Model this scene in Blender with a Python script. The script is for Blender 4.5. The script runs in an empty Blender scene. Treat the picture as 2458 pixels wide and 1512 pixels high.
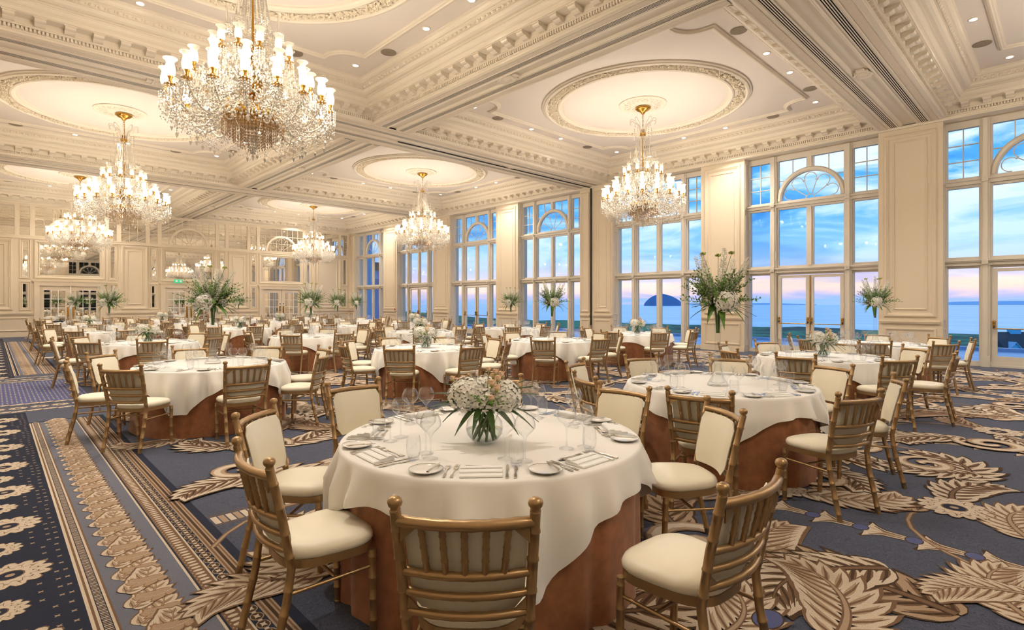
import bpy, bmesh, math, random
from math import sin, cos, pi, radians, sqrt, hypot, atan2
from mathutils import Vector, Matrix, Euler

# ------------------------------------------------------------------ camera, sky, exposure
S = bpy.context.scene
COL = S.collection
H_EYE, FPX, YAW = 1.55, 1296.59, radians(46.071)
cam_d = bpy.data.cameras.new('camera'); cam = bpy.data.objects.new('camera', cam_d); COL.objects.link(cam)
cam.location = (0, 0, H_EYE); cam.rotation_euler = (pi/2, 0, YAW - pi/2)
cam_d.sensor_width = 36; cam_d.lens = FPX/2458*36; cam_d.shift_y = -29/2458
cam_d.clip_start = .05; cam_d.clip_end = 30000
S.camera = cam
S.view_settings.view_transform = 'Standard'; S.view_settings.look = 'None'
S.view_settings.exposure = 0.5; S.view_settings.gamma = 1; S.view_settings.use_curve_mapping = False
cy = S.cycles
cy.use_denoising = True; cy.max_bounces = 4; cy.diffuse_bounces = 3; cy.glossy_bounces = 3
cy.transmission_bounces = 4; cy.transparent_max_bounces = 14; cy.sample_clamp_indirect = 4; cy.sample_clamp_direct = 20
cy.adaptive_threshold = .2; cy.adaptive_min_samples = 16
cy.caustics_reflective = False; cy.caustics_refractive = False
CHANDELIER_POWER = 320                                # watts of each chandelier
LIGHT_COL = (1.0, .885, .745)
DOWNLIGHT_POWER = 310                                  # watts of each recessed downlight

def lin(c):
    if isinstance(c, str):
        c = tuple(int(c[i:i+2], 16)/255 for i in (0, 2, 4))
    return tuple((v/12.92 if v <= .04045 else ((v+.055)/1.055)**2.4) for v in c)

world = bpy.data.worlds.new('dusk_sky'); S.world = world; world.use_nodes = True
nt = world.node_tree; nt.nodes.clear()
def N(t, k, **kw):
    n = t.nodes.new(k)
    for a, b in kw.items():
        if a in ('inputs',):
            for i, v in b.items(): n.inputs[i].default_value = v
        else: setattr(n, a, b)
    return n
def ramp(t, stops, interp='LINEAR'):
    r = t.nodes.new('ShaderNodeValToRGB'); e = r.color_ramp.elements; r.color_ramp.interpolation = interp
    while len(e) > 1: e.remove(e[0])
    e[0].position = stops[0][0]; e[0].color = (*lin(stops[0][1]), 1)
    for p, c in stops[1:]:
        x = e.new(p); x.color = (*lin(c), 1)
    return r
L = nt.links.new
tc = N(nt, 'ShaderNodeTexCoord'); sep = N(nt, 'ShaderNodeSeparateXYZ'); L(tc.outputs['Generated'], sep.inputs[0])
mp = N(nt, 'ShaderNodeMapping'); mp.inputs['Scale'].default_value = (1, 1, 4.5); L(tc.outputs['Generated'], mp.inputs[0])
n1 = N(nt, 'ShaderNodeTexNoise', inputs={'Scale': 4.6, 'Detail': 8, 'Roughness': .58, 'Distortion': .5}); L(mp.outputs[0], n1.inputs['Vector'])
mp2 = N(nt, 'ShaderNodeMapping'); mp2.inputs['Scale'].default_value = (1.2, 1.2, 13); L(tc.outputs['Generated'], mp2.inputs[0])
n2 = N(nt, 'ShaderNodeTexNoise', inputs={'Scale': 4.5, 'Detail': 6, 'Roughness': .6, 'Distortion': .9}); L(mp2.outputs[0], n2.inputs['Vector'])
def M(op, a, b=None, clamp=False):
    m = N(nt, 'ShaderNodeMath', operation=op); m.use_clamp = clamp
    for i, v in enumerate((a, b)):
        if v is None: continue
        if isinstance(v, (int, float)): m.inputs[i].default_value = v
        else: L(v, m.inputs[i])
    return m.outputs[0]
elev = M('ADD', sep.outputs['Z'], M('MULTIPLY', M('SUBTRACT', n2.outputs['Fac'], .5), .045))
sky = ramp(nt, [(0, '8FB4DE'), (.007, 'B2B4DC'), (.018, 'F0CEC8'), (.032, 'FADBC0'), (.045, 'CFC0DC'), (.062, 'A8BEE8'),
                (.09, '92C4F0'), (.15, '68B2EC'), (.28, '46A0E4'), (.50, '2E8AD4'), (1, '2478BE')])
L(elev, sky.inputs[0])
cl = ramp(nt, [(.46, '000000'), (.60, 'FFFFFF')]); L(n1.outputs['Fac'], cl.inputs[0])
cldk = ramp(nt, [(.33, 'FFFFFF'), (.47, '000000')]); L(n1.outputs['Fac'], cldk.inputs[0])
hi = M('MULTIPLY', sep.outputs['Z'], 6.0, True)
mx1 = N(nt, 'ShaderNodeMixRGB'); mx1.inputs[2].default_value = (*lin('E4F1FC'), 1)
L(M('MULTIPLY', M('MULTIPLY', cl.outputs[0], .92), hi), mx1.inputs[0]); L(sky.outputs[0], mx1.inputs[1])
mx2 = N(nt, 'ShaderNodeMixRGB'); mx2.inputs[2].default_value = (*lin('0F74C4'), 1)
L(M('MULTIPLY', M('MULTIPLY', cldk.outputs[0], .85), hi), mx2.inputs[0]); L(mx1.outputs[0], mx2.inputs[1])
bg = N(nt, 'ShaderNodeBackground', inputs={'Strength': 1.05}); L(mx2.outputs[0], bg.inputs[0])
wo = N(nt, 'ShaderNodeOutputWorld'); L(bg.outputs[0], wo.inputs[0])

# ------------------------------------------------------------------ helpers
class MB:
    """collects shapes that become one mesh"""
    def __init__(s): s.v = []; s.f = []; s.m = []; s.s = []
    def add(s, vs, fs, m=0, sm=False):
        o = len(s.v); s.v.extend(vs)
        for f in fs: s.f.append(tuple(i+o for i in f)); s.m.append(m); s.s.append(sm)
    def box(s, x0, x1, y0, y1, z0, z1, m=0):
        s.add([(x0,y0,z0),(x1,y0,z0),(x1,y1,z0),(x0,y1,z0),(x0,y0,z1),(x1,y0,z1),(x1,y1,z1),(x0,y1,z1)],
              [(0,3,2,1),(4,5,6,7),(0,1,5,4),(1,2,6,5),(2,3,7,6),(3,0,4,7)], m)
    def lathe(s, prof, n=16, c=(0,0,0), m=0, sm=True, cap=True):
        vs = []; fs = []
        for r, z in prof:
            for i in range(n):
                a = 2*pi*i/n; vs.append((c[0]+r*cos(a), c[1]+r*sin(a), c[2]+z))
        for j in range(len(prof)-1):
            for i in range(n):
                k = (i+1) % n; fs.append((j*n+i, j*n+k, (j+1)*n+k, (j+1)*n+i))
        s.add(vs, fs, m, sm)
        if cap:
            if prof[0][0] > 1e-5: s.add(vs[:n], [tuple(reversed(range(n)))], m)
            if prof[-1][0] > 1e-5: s.add(vs[-n:], [tuple(range(n))], m)
    def tube(s, pts, r, n=8, m=0, sm=True, cap=True, closed=False):
        P = [Vector(p) for p in pts]; k = len(P)
        R = list(r) if isinstance(r, (list, tuple)) else [r]*k
        vs = []; fs = []; up = None
        for i in range(k):
            if closed: t = P[(i+1) % k]-P[i-1]
            else: t = P[min(i+1, k-1)]-P[max(i-1, 0)]
            t.normalize()
            if up is None:
                up = Vector((0,0,1)) if abs(t.z) < .9 else Vector((1,0,0))
            a = t.cross(up)
            if a.length < 1e-6: a = t.cross(Vector((0,1,0)))
            a.normalize(); b = a.cross(t).normalized(); up = b
            for j in range(n):
                q = 2*pi*j/n; v = P[i]+(a*cos(q)+b*sin(q))*R[i]; vs.append(v[:])
        for i in range(k if closed else k-1):
            i2 = (i+1) % k
            for j in range(n):
                j2 = (j+1) % n; fs.append((i*n+j, i*n+j2, i2*n+j2, i2*n+j))
        s.add(vs, fs, m, sm)
        if cap and not closed:
            s.add(vs[:n], [tuple(range(n))], m); s.add(vs[-n:], [tuple(range(n))], m)
    def ext(s, poly, tf, a, b, m=0, sm=False):
        """extrude polygon (u,v) from depth a to b through tf(u,v,w)"""
        n = len(poly)
        vs = [tf(u, v, a) for u, v in poly]+[tf(u, v, b) for u, v in poly]
        s.add(vs, [tuple(range(n)), tuple(reversed(range(n, 2*n)))], m)
        s.add(vs, [(i, (i+1) % n, n+(i+1) % n, n+i) for i in range(n)], m, sm)
    def frame(s, u0, u1, v0, v1, prof, tf, m=0, fill=None):
        """mitred moulding round a rectangle; prof = (inset, height)"""
        vs = []
        for d, w in prof:
            vs += [tf(u0+d, v0+d, w), tf(u1-d, v0+d, w), tf(u1-d, v1-d, w), tf(u0+d, v1-d, w)]
        fs = []
        for j in range(len(prof)-1):
            for i in range(4): fs.append((j*4+i, j*4+(i+1) % 4, j*4+4+(i+1) % 4, j*4+4+i))
        s.add(vs, fs, m)
        if fill is not None:
            e = len(vs)-4; s.add(vs[e:], [(0,1,2,3)], fill)
    def octa(s, c, r, h, m=0, up=0):
        x, y, z = c
        s.add([(x+r,y,z),(x,y+r,z),(x-r,y,z),(x,y-r,z),(x,y,z+h*(1+up)),(x,y,z-h)],
              [(0,1,4),(1,2,4),(2,3,4),(3,0,4),(1,0,5),(2,1,5),(3,2,5),(0,3,5)], m)
    def ball(s, c, r, n=10, k=6, m=0, sz=1):
        s.lathe([(r*sin(pi*i/k) if 0 < i < k else 0, -r*sz*cos(pi*i/k)) for i in range(k+1)], n, c, m, True, False)
    def merge(s, o, tf=None):
        k = len(s.v); s.v.extend([tf(v) for v in o.v] if tf else o.v)
        s.f.extend(tuple(i+k for i in f) for f in o.f); s.m.extend(o.m); s.s.extend(o.s)
    def mesh(s, name, mats):
        me = bpy.data.meshes.new(name); me.from_pydata(s.v, [], s.f)
        for mt in (mats if isinstance(mats, (list, tuple)) else [mats]): me.materials.append(mt)
        me.polygons.foreach_set('material_index', s.m); me.polygons.foreach_set('use_smooth', s.s)
        me.update(); return me
    def build(s, name, mats, parent=None, loc=None, rot=None):
        return link(name, s.mesh(name, mats), parent, loc, rot)

def link(name, data, parent=None, loc=None, rot=None):
    o = bpy.data.objects.new(name, data); COL.objects.link(o)
    if parent is not None: o.parent = parent
    if loc is not None: o.location = loc
    if rot is not None: o.rotation_euler = rot if isinstance(rot, (tuple, list)) else (0, 0, rot)
    return o
def empty(name, loc=(0,0,0), rz=0, parent=None):
    o = link(name, None, parent, loc, rz); o.empty_display_size = .1; return o
def tag(o, label=None, cat=None, group=None, kind=None):
    for k, v in (('label', label), ('category', cat), ('group', group), ('kind', kind)):
        if v: o[k] = v
    return o
def struct(o): o['kind'] = 'structure'; return o
def stuff(o): o['kind'] = 'stuff'; return o
KIDS = {}
def copy_tree(o, parent=None, loc=None, rz=None):
    c = o.copy(); COL.objects.link(c); c.parent = parent
    if loc is not None: c.location = loc
    if rz is not None: c.rotation_euler = (o.rotation_euler[0], o.rotation_euler[1], rz)
    for ch in KIDS.get(o) or list(o.children): copy_tree(ch, c)
    return c
def remember(o):
    """note the children once, so copying does not search the whole scene each time"""
    ch = list(o.children); KIDS[o] = ch
    for c in ch: remember(c)

# ------------------------------------------------------------------ materials
def pm(name, col, rough=.5, metal=0, spec=.5, var=None, bump=None, sheen=0, coat=0, sub=0):
    m = bpy.data.materials.new(name); m.use_nodes = True; t = m.node_tree; b = t.nodes['Principled BSDF']
    c = (*lin(col), 1)
    b.inputs['Base Color'].default_value = c; b.inputs['Roughness'].default_value = rough
    b.inputs['Metallic'].default_value = metal; b.inputs['Specular IOR Level'].default_value = spec
    if sheen: b.inputs['Sheen Weight'].default_value = sheen; b.inputs['Sheen Roughness'].default_value = .4
    if coat: b.inputs['Coat Weight'].default_value = coat; b.inputs['Coat Roughness'].default_value = .1
    if var or bump:
        g = t.nodes.new('ShaderNodeTexCoord')
    if var:
        sc, amt = var; n = N(t, 'ShaderNodeTexNoise', inputs={'Scale': sc, 'Detail': 4, 'Roughness': .6}); t.links.new(g.outputs['Object'], n.inputs['Vector'])
        r = t.nodes.new('ShaderNodeValToRGB'); e = r.color_ramp.elements
        e[0].position = .3; e[1].position = .7
        e[0].color = (*[v*(1-amt) for v in c[:3]], 1); e[1].color = (*[min(1, v*(1+amt)) for v in c[:3]], 1)
        t.links.new(n.outputs['Fac'], r.inputs[0]); t.links.new(r.outputs[0], b.inputs['Base Color'])
    if bump:
        sc, st, kind = bump
        n = N(t, 'ShaderNodeTexNoise' if kind == 'n' else 'ShaderNodeTexVoronoi'); n.inputs['Scale'].default_value = sc
        t.links.new(g.outputs['Object'], n.inputs['Vector'])
        bp = N(t, 'ShaderNodeBump', inputs={'Strength': st, 'Distance': .01})
        t.links.new(n.outputs['Fac' if kind == 'n' else 'Distance'], bp.inputs['Height']); t.links.new(bp.outputs[0], b.inputs['Normal'])
    return m
def thin_glass(name, col='FFFFFF', ior=1.45, extra=0.0, rough=0.0):
    m = bpy.data.materials.new(name); m.use_nodes = True; t = m.node_tree; t.nodes.clear()
    o = N(t, 'ShaderNodeOutputMaterial'); mx = N(t, 'ShaderNodeMixShader'); tr = N(t, 'ShaderNodeBsdfTransparent'); gl = N(t, 'ShaderNodeBsdfGlossy')
    tr.inputs[0].default_value = (*lin(col), 1); gl.inputs['Roughness'].default_value = rough; gl.inputs['Color'].default_value = (1,1,1,1)
    f0 = ((ior-1)/(ior+1))**2+extra; lw = N(t, 'ShaderNodeLayerWeight', inputs={0: .5}); pw = N(t, 'ShaderNodeMath', operation='POWER'); pw.inputs[1].default_value = 3.5
    ad = N(t, 'ShaderNodeMath', operation='MULTIPLY_ADD'); ad.use_clamp = True; ad.inputs[1].default_value = .9-f0; ad.inputs[2].default_value = f0
    tint = N(t, 'ShaderNodeMixRGB'); tint.inputs[1].default_value = (*lin(col), 1); tint.inputs[2].default_value = (*[v*.62 for v in lin(col)], 1)
    t.links.new(pw.outputs[0], tint.inputs[0]); t.links.new(tint.outputs[0], tr.inputs[0])
    t.links.new(lw.outputs['Facing'], pw.inputs[0]); t.links.new(pw.outputs[0], ad.inputs[0]); t.links.new(ad.outputs[0], mx.inputs[0])
    t.links.new(tr.outputs[0], mx.inputs[1]); t.links.new(gl.outputs[0], mx.inputs[2]); t.links.new(mx.outputs[0], o.inputs[0])
    return m
def mix_clear(name, col, clear, rough=.1, metal=0.0, transl=0.0):
    """partly see-through crystal or frosted glass"""
    m = bpy.data.materials.new(name); m.use_nodes = True; t = m.node_tree; b = t.nodes['Principled BSDF']; o = t.nodes['Material Output']
    b.inputs['Base Color'].default_value = (*lin(col), 1); b.inputs['Roughness'].default_value = rough; b.inputs['Metallic'].default_value = metal
    b.inputs['Specular IOR Level'].default_value = .8
    src = b.outputs[0]
    if transl:
        tl = N(t, 'ShaderNodeBsdfTranslucent'); tl.inputs[0].default_value = (*lin(col), 1); m2 = N(t, 'ShaderNodeMixShader', inputs={0: transl})
        t.links.new(src, m2.inputs[1]); t.links.new(tl.outputs[0], m2.inputs[2]); src = m2.outputs[0]
    tr = N(t, 'ShaderNodeBsdfTransparent'); mx = N(t, 'ShaderNodeMixShader', inputs={0: 1-clear})
    t.links.new(tr.outputs[0], mx.inputs[1]); t.links.new(src, mx.inputs[2]); t.links.new(mx.outputs[0], o.inputs[0])
    return m
def lit_shade(name, col, clear, glow):
    """etched glass lit from inside by its own bulb"""
    m = mix_clear(name, col, clear, .2, 0, .5); b = m.node_tree.nodes['Principled BSDF']
    b.inputs['Emission Color'].default_value = (*lin('FFEBD0'), 1); b.inputs['Emission Strength'].default_value = glow; m.cycles.emission_sampling = 'NONE'
    return m
def emit(name, col, st):
    m = bpy.data.materials.new(name); m.use_nodes = True; t = m.node_tree; t.nodes.clear()
    o = N(t, 'ShaderNodeOutputMaterial'); e = N(t, 'ShaderNodeEmission', inputs={1: st}); e.inputs[0].default_value = (*lin(col), 1)
    t.links.new(e.outputs[0], o.inputs[0]); m.cycles.emission_sampling = 'NONE'
    return m
MT = dict(
    ceil=pm('ceiling_plaster', 'EADFD3', .75), plaster=pm('cornice_plaster', 'E9DDC9', .6),
    guil=pm('guilloche_band', 'E2D3BD', .7, bump=(26, .9, 'v')), floral=pm('garland_plaster', 'E6D8BF', .7, bump=(30, .6, 'n')),
    wall=pm('wall_paint', 'DDCDB4', .55), wallp=pm('wall_panel_paint', 'E2CFB4', .6, var=(8, .02)),
    frame=pm('window_frame_paint', 'DAD0C0', .45), slot=pm('vent_slot_black', '14120F', .6), mirror=pm('mirror', 'F2EEE6', .015, 1),
    pane=thin_glass('window_glass', 'F6FAFF', 1.2), night=pm('night_backing_dark', '0B0C10', .08),
    gold=pm('gold_painted_metal', 'AE8F66', .34, .7), brass=pm('brass', 'C79A4B', .25, 1), chrome=pm('silver_steel', 'D6D0C6', .12, 1),
    cream=pm('cream_leather', 'F0E7D0', .42), linen=pm('ivory_linen', 'F4F0EA', .85),
    napkin=pm('white_napkin', 'F6F4F0', .8), rust=pm('rust_velvet', '9C6440', .75, var=(14, .2), sheen=.4),
    plate=pm('white_china', 'F5F1EA', .12, coat=.3), glass=thin_glass('clear_glass', 'FCFDFE', 1.5, .025),
    water=thin_glass('water', 'EEF3F0', 1.33), vase=thin_glass('thick_vase_glass', 'FCFDFD', 1.5, .02),
    leaf=pm('dark_leaf', '35521F', .4, var=(12, .25)), leaf2=pm('fresh_leaf', '5F8A2A', .5, var=(16, .3)), sage=pm('dusty_sprig', '5E7A30', .6, var=(18, .3)),
    stem=pm('green_stem', '4E6A2C', .5), petal=pm('white_petal', 'F4F0E4', .6, var=(30, .05)), rose=pm('peach_rose', 'F3D2B2', .6, var=(40, .1)), bud=pm('green_bud', 'A9AE5C', .6),
    crystal=pm('cut_crystal', 'FAF4E8', .09, .5, .9), rope=pm('glass_arm', 'F2E9DA', .15, .2, .8), amber=pm('amber_prisms', 'D9B994', .12, .6, .8),
    shade=lit_shade('etched_shade', 'FFF8EA', .66, .12), bulb=emit('lit_bulb', 'FFEACB', 10), down=emit('lit_downlight', 'FFF3DF', 9),
    speaker=pm('speaker_grille', '9A8B78', .8, bump=(300, .5, 'v')), black=pm('black_plastic', '15151A', .5), red=pm('red_plastic', 'B01E18', .4),
    exitg=emit('lit_exit_sign', '38B27C', 1.1), white=pm('white_card', 'F8F8F6', .7),
)
# ------------------------------------------------------------------ the room
XL, XW, YB, YF = -1.9, 17.15, 33.31, -6.85          # aisle wall, window wall, mirror wall, wall behind the camera
ZS, ZC = 6.14, 6.9                                   # beam soffit, coffer ceiling
CX, CY = (2.6, 12.64), (-2.2, 8.05, 18.47, 28.89)
HX, HY = 4.45, 4.42
def ident(u, v, w): return (u, v, w)
m = MB(); m.add([(XL-.3, YF-.3, 0), (XW+.7, YF-.3, 0), (XW+.7, YB+.4, 0), (XL-.3, YB+.4, 0)], [(0,1,2,3)])
def carpet_mat(name, base, dark, scale=9):
    mt = pm(name, base, .95, spec=.1); t = mt.node_tree; b = t.nodes['Principled BSDF']
    g = t.nodes.new('ShaderNodeTexCoord')
    w = N(t, 'ShaderNodeTexNoise', inputs={'Scale': scale, 'Detail': 3, 'Distortion': 2.2}); t.links.new(g.outputs['Object'], w.inputs['Vector'])
    r = ramp(t, [(.38, base), (.42, dark), (.44, base), (.48, base), (.50, dark), (.53, base), (.57, base), (.60, dark), (.63, base)]); t.links.new(w.outputs['Fac'], r.inputs[0])
    f = N(t, 'ShaderNodeTexNoise', inputs={'Scale': 260, 'Detail': 2}); t.links.new(g.outputs['Object'], f.inputs['Vector'])
    mx = N(t, 'ShaderNodeMixRGB', blend_type='OVERLAY', inputs={0: .35}); t.links.new(r.outputs[0], mx.inputs[1]); t.links.new(f.outputs['Fac'], mx.inputs[2])
    t.links.new(mx.outputs[0], b.inputs['Base Color'])
    bp = N(t, 'ShaderNodeBump', inputs={'Strength': .35, 'Distance': .004}); t.links.new(f.outputs['Fac'], bp.inputs['Height']); t.links.new(bp.outputs[0], b.inputs['Normal'])
    b.inputs['Sheen Weight'].default_value = .15
    return mt
floor = struct(m.build('floor', carpet_mat('carpet_ground', '4B5062', '2C3142', 11)))

# coffers -----------------------------------------------------------------------------------------
CORN = [(0,6.14),(0,6.17),(.02,6.18),(.02,6.20),(.02,6.262),(.06,6.27),(.06,6.29),(.07,6.29),(.07,6.40),(.30,6.40),(.30,6.41),(.32,6.41),(.32,6.47),
        (.335,6.48),(.335,6.49),(.36,6.50),(.385,6.525),(.40,6.56),(.41,6.57),(.41,6.585),(.44,6.59),(.44,6.61),(.50,6.615),(.545,6.64),(.57,6.68),
        (.575,6.70),(.60,6.70),(.60,6.715),(.63,6.765),(.66,6.775),(.66,6.79),(.69,6.795),(.72,6.82),(.74,6.86),(.76,6.87),(.76,6.90)]
def along_sides(step, d, fn, skip=.1):
    """calls fn(x, y, rotation) at even steps along the four sides of the coffer at inset d"""
    for s, (hx, hy) in enumerate(((HX, HY), (HY, HX), (HX, HY), (HY, HX))):
        n = int((2*(hx-d)-2*skip)/step); a = s*pi/2
        for i in range(n+1):
            u = (i-n/2)*step; x, y = u, -(hy-d)
            fn(x*cos(a)-y*sin(a), x*sin(a)+y*cos(a), a)
m_corn = MB(); m_corn.frame(-HX, HX, -HY, HY, CORN, ident)
m_dent = MB()
def f_(x, y, a):
    c, s_ = cos(a), sin(a)
    q = [(-.016,-.03),(.016,-.03),(.016,.035),(-.016,.035)]
    P = [(x+u*c-v*s_, y+u*s_+v*c) for u, v in q]
    m_dent.add([(*p, 6.205) for p in P]+[(*p, 6.262) for p in P], [(0,3,2,1),(0,1,5,4),(1,2,6,5),(2,3,7,6),(3,0,4,7)])
along_sides(.055, .03, f_, .03)
m_egg = MB()
def f_(x, y, a):
    c, s_ = cos(a), sin(a); vs = []; fs = []
    for j in range(4):
        ph = j/3*pi/2
        for i in range(8):
            q = 2*pi*i/8; u = .043*cos(ph)*cos(q); v = .036*sin(ph) ; w = .034*cos(ph)*sin(q)
            vs.append((x+u*c-v*s_, y+u*s_+v*c, 6.735+w))
    for j in range(3):
        for i in range(8): fs.append((j*8+i, j*8+(i+1) % 8, j*8+8+(i+1) % 8, j*8+8+i))
    m_egg.add(vs, fs, 0, True)
    k = .068; P = [(x+(k+u)*c-v*s_, y+(k+u)*s_+v*c, z) for u, v, z in ((-.012,.0,6.77),(.012,.0,6.77),(0,.035,6.74),(0,0,6.70))]
    m_egg.add(P, [(0,1,2),(1,3,2),(3,0,2)])
along_sides(.136, .61, f_, .03)
m_mod = MB(); m_mod.ext([(.07,6.40),(.07,6.30),(.13,6.298),(.17,6.315),(.20,6.335),(.24,6.337),(.27,6.35),(.28,6.372),(.28,6.40)], lambda u, v, w: (w, u-.07, v), -.075, .075)
m_mod.box(-.09, .09, 0, .225, 6.385, 6.40)
me_corn, me_dent, me_egg, me_mod = m_corn.mesh('cornice', MT['plaster']), m_dent.mesh('dentil_band', MT['plaster']), m_egg.mesh('egg_and_dart', MT['plaster']), m_mod.mesh('modillion', MT['plaster'])
mod_spots = []; along_sides(.4, .07, lambda x, y, a: mod_spots.append((x, y, a)), .22)
# raised frame with scooped corners
def frame_path(h, n=.62, seg=6):
    pts = []
    for q in range(4):
        a = q*pi/2; r = n-.1
        loc = [(h, -(h-n)), (h, h-n)]+[(h-.1-r*sin(pi/2*i/seg), h-.1-r*cos(pi/2*i/seg)) for i in range(seg+1)]
        for x, y in loc: pts.append((x*cos(a)-y*sin(a), x*sin(a)+y*cos(a)))
    return pts
def ribbon(mb, pts, prof, m=0):
    """sweep a moulding (offset across, drop) along a closed flat path"""
    k = len(pts); vs = []
    for i in range(k):
        p0, p1, p2 = pts[i-1], pts[i], pts[(i+1) % k]
        def nrm(a, b):
            d = hypot(b[0]-a[0], b[1]-a[1]) or 1; return (-(b[1]-a[1])/d, (b[0]-a[0])/d)
        a, b = nrm(p0, p1), nrm(p1, p2); n = (a[0]+b[0], a[1]+b[1]); l = max(.6, n[0]**2+n[1]**2); n = (n[0]*2/l, n[1]*2/l)
        for o, z in prof: vs.append((p1[0]+n[0]*o, p1[1]+n[1]*o, z))
    q = len(prof); fs = []
    for i in range(k):
        j = (i+1) % k
        for t in range(q-1): fs.append((i*q+t, j*q+t, j*q+t+1, i*q+t+1))
    mb.add(vs, fs, m)
m_frm = MB(); ribbon(m_frm, frame_path(3.22), [(-.07,6.9),(-.07,6.875),(-.045,6.865),(-.03,6.845),(.0,6.84),(.02,6.86),(.045,6.865),(.055,6.885),(.07,6.89),(.07,6.9)])
m_ring = MB(); RP = [(2.70,6.9),(2.70,6.87),(2.66,6.86),(2.65,6.835),(2.60,6.82),(2.575,6.845),(2.565,6.87),(2.30,6.87),(2.29,6.845),(2.25,6.83),(2.20,6.85),(2.17,6.875),(2.12,6.88),(2.11,6.9)]
m_ring.lathe(RP, 96, m=0, sm=False, cap=False)
random.seed(4); m_gar = MB()
for i in range(420):
    a = 2*pi*i/420+random.uniform(-.01, .01); dense = .5+.5*abs(sin(a*8))
    for k in range(4):
        r = 2.43+random.uniform(-.11, .11)*dense; q = random.uniform(.018, .042)*(.7+.5*dense); b = random.uniform(0, pi)
        x, y, z = r*cos(a), r*sin(a), 6.858-.028*dense*random.random(); u, v = (cos(b)*q*1.5, sin(b)*q*1.5), (-sin(b)*q*.7, cos(b)*q*.7)
        m_gar.add([(x+u[0], y+u[1], z+.008), (x+v[0], y+v[1], z), (x-u[0], y-u[1], z+.012), (x-v[0], y-v[1], z), (x, y, z-q*.75), (x, y, z+.02)], [(0,1,4),(1,2,4),(2,3,4),(3,0,4),(1,0,5),(2,1,5),(3,2,5),(0,3,5)])
m_med = MB(); m_med.lathe([(.63,6.9),(.63,6.88),(.60,6.868),(.57,6.875),(.55,6.88),(.50,6.872),(.3,6.868),(.26,6.855),(.22,6.86),(0,6.86)], 48, sm=False, cap=False)
for i in range(16):
    a = 2*pi*i/16
    m_med.ball((.43*cos(a), .43*sin(a), 6.872), .055, 6, 4, 0, .45); m_med.ball((.34*cos(a+.2), .34*sin(a+.2), 6.87), .04, 6, 4, 0, .45); m_med.ball((.5*cos(a+.2), .5*sin(a+.2), 6.875), .03, 6, 4, 0, .45)
me_frm, me_ring, me_gar, me_med = m_frm.mesh('ceiling_frame', MT['plaster']), m_ring.mesh('ring_moulding', MT['plaster']), m_gar.mesh('garland', MT['floral']), m_med.mesh('ceiling_rose', MT['plaster'])
m = MB(); hx, hy = HX-.74, HY-.74; m.add([(-hx,-hy,ZC),(hx,-hy,ZC),(hx,hy,ZC),(-hx,hy,ZC)], [(3,2,1,0)]); me_flat = m.mesh('ceiling', MT['ceil'])
m = MB(); m.lathe([(.085,6.9),(.085,6.89),(.07,6.885),(.06,6.89)], 20, cap=False); m_t = m.mesh('downlight_trim', MT['plaster'])
m = MB(); m.lathe([(.06,6.888),(0,6.888)], 16, cap=False); m_l = m.mesh('downlight_lens', MT['down'])
m = MB(); m.lathe([(.16,6.9),(.16,6.887),(.145,6.882),(0,6.882)], 28, sm=False, cap=False); me_spk = m.mesh('ceiling_speaker', MT['speaker'])
DOWN = bpy.data.lights.new('downlight_beam', 'SPOT'); DOWN.energy = DOWNLIGHT_POWER; DOWN.color = (1, .945, .87); DOWN.spot_size = radians(115); DOWN.spot_blend = .7; DOWN.shadow_soft_size = .06
COFFER_NAMES = {(0,0): 'coffer above the camera', (1,0): 'coffer beside the end window', (0,1): 'coffer of the largest chandelier', (1,1): 'coffer before the island window',
                (0,2): 'second aisle-side coffer', (1,2): 'second window-side coffer', (0,3): 'aisle-side coffer by the mirror wall', (1,3): 'window-side coffer by the mirror wall'}
for ix, cx_ in enumerate(CX):
    for iy, cy_ in enumerate(CY):
        c = struct(link('ceiling', me_flat, None, (cx_, cy_, 0)))
        link('cornice', me_corn, c); stuff(link('dentil_band', me_dent, c)); stuff(link('egg_and_dart', me_egg, c)); link('ceiling_frame', me_frm, c)
        r = link('ceiling_ring', me_ring, c); stuff(link('garland', me_gar, r)); link('ceiling_rose', me_med, c)
        for x, y, a in mod_spots: link('modillion', me_mod, c, (x, y, 0), a)
        if (ix, iy) == (0, 0): continue
        nm = COFFER_NAMES[ix, iy]
        for q in range(4):
            a = q*pi/2
            side = ('near', 'window', 'far', 'aisle')[q]
            for u, v, wh in ((-.69, -3.5, 'first'), (.69, -3.5, 'second'), (3.15, -3.3, 'corner')):
                e = empty('recessed_downlight', (cx_+u*cos(a)-v*sin(a), cy_+u*sin(a)+v*cos(a), 0))
                tag(e, '%s lit downlight on the %s side of the %s' % (wh, side, nm), 'downlight', 'downlights of the ' + nm); link('lens', m_l, e); link('trim_ring', m_t, e)
                if wh == 'first': lo = bpy.data.objects.new('downlight_beam', DOWN); COL.objects.link(lo); lo.location = (e.location[0], e.location[1], 6.87)
            for u, wh in ((-2.08, 'first'), (2.08, 'second')):
                tag(link('ceiling_speaker', me_spk, None, (cx_+u*cos(a)+3.5*sin(a), cy_+u*sin(a)-3.5*cos(a), 0)), '%s round speaker grille on the %s side of the %s' % (wh, side, nm), 'speaker', 'speakers of the ' + nm)
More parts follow.
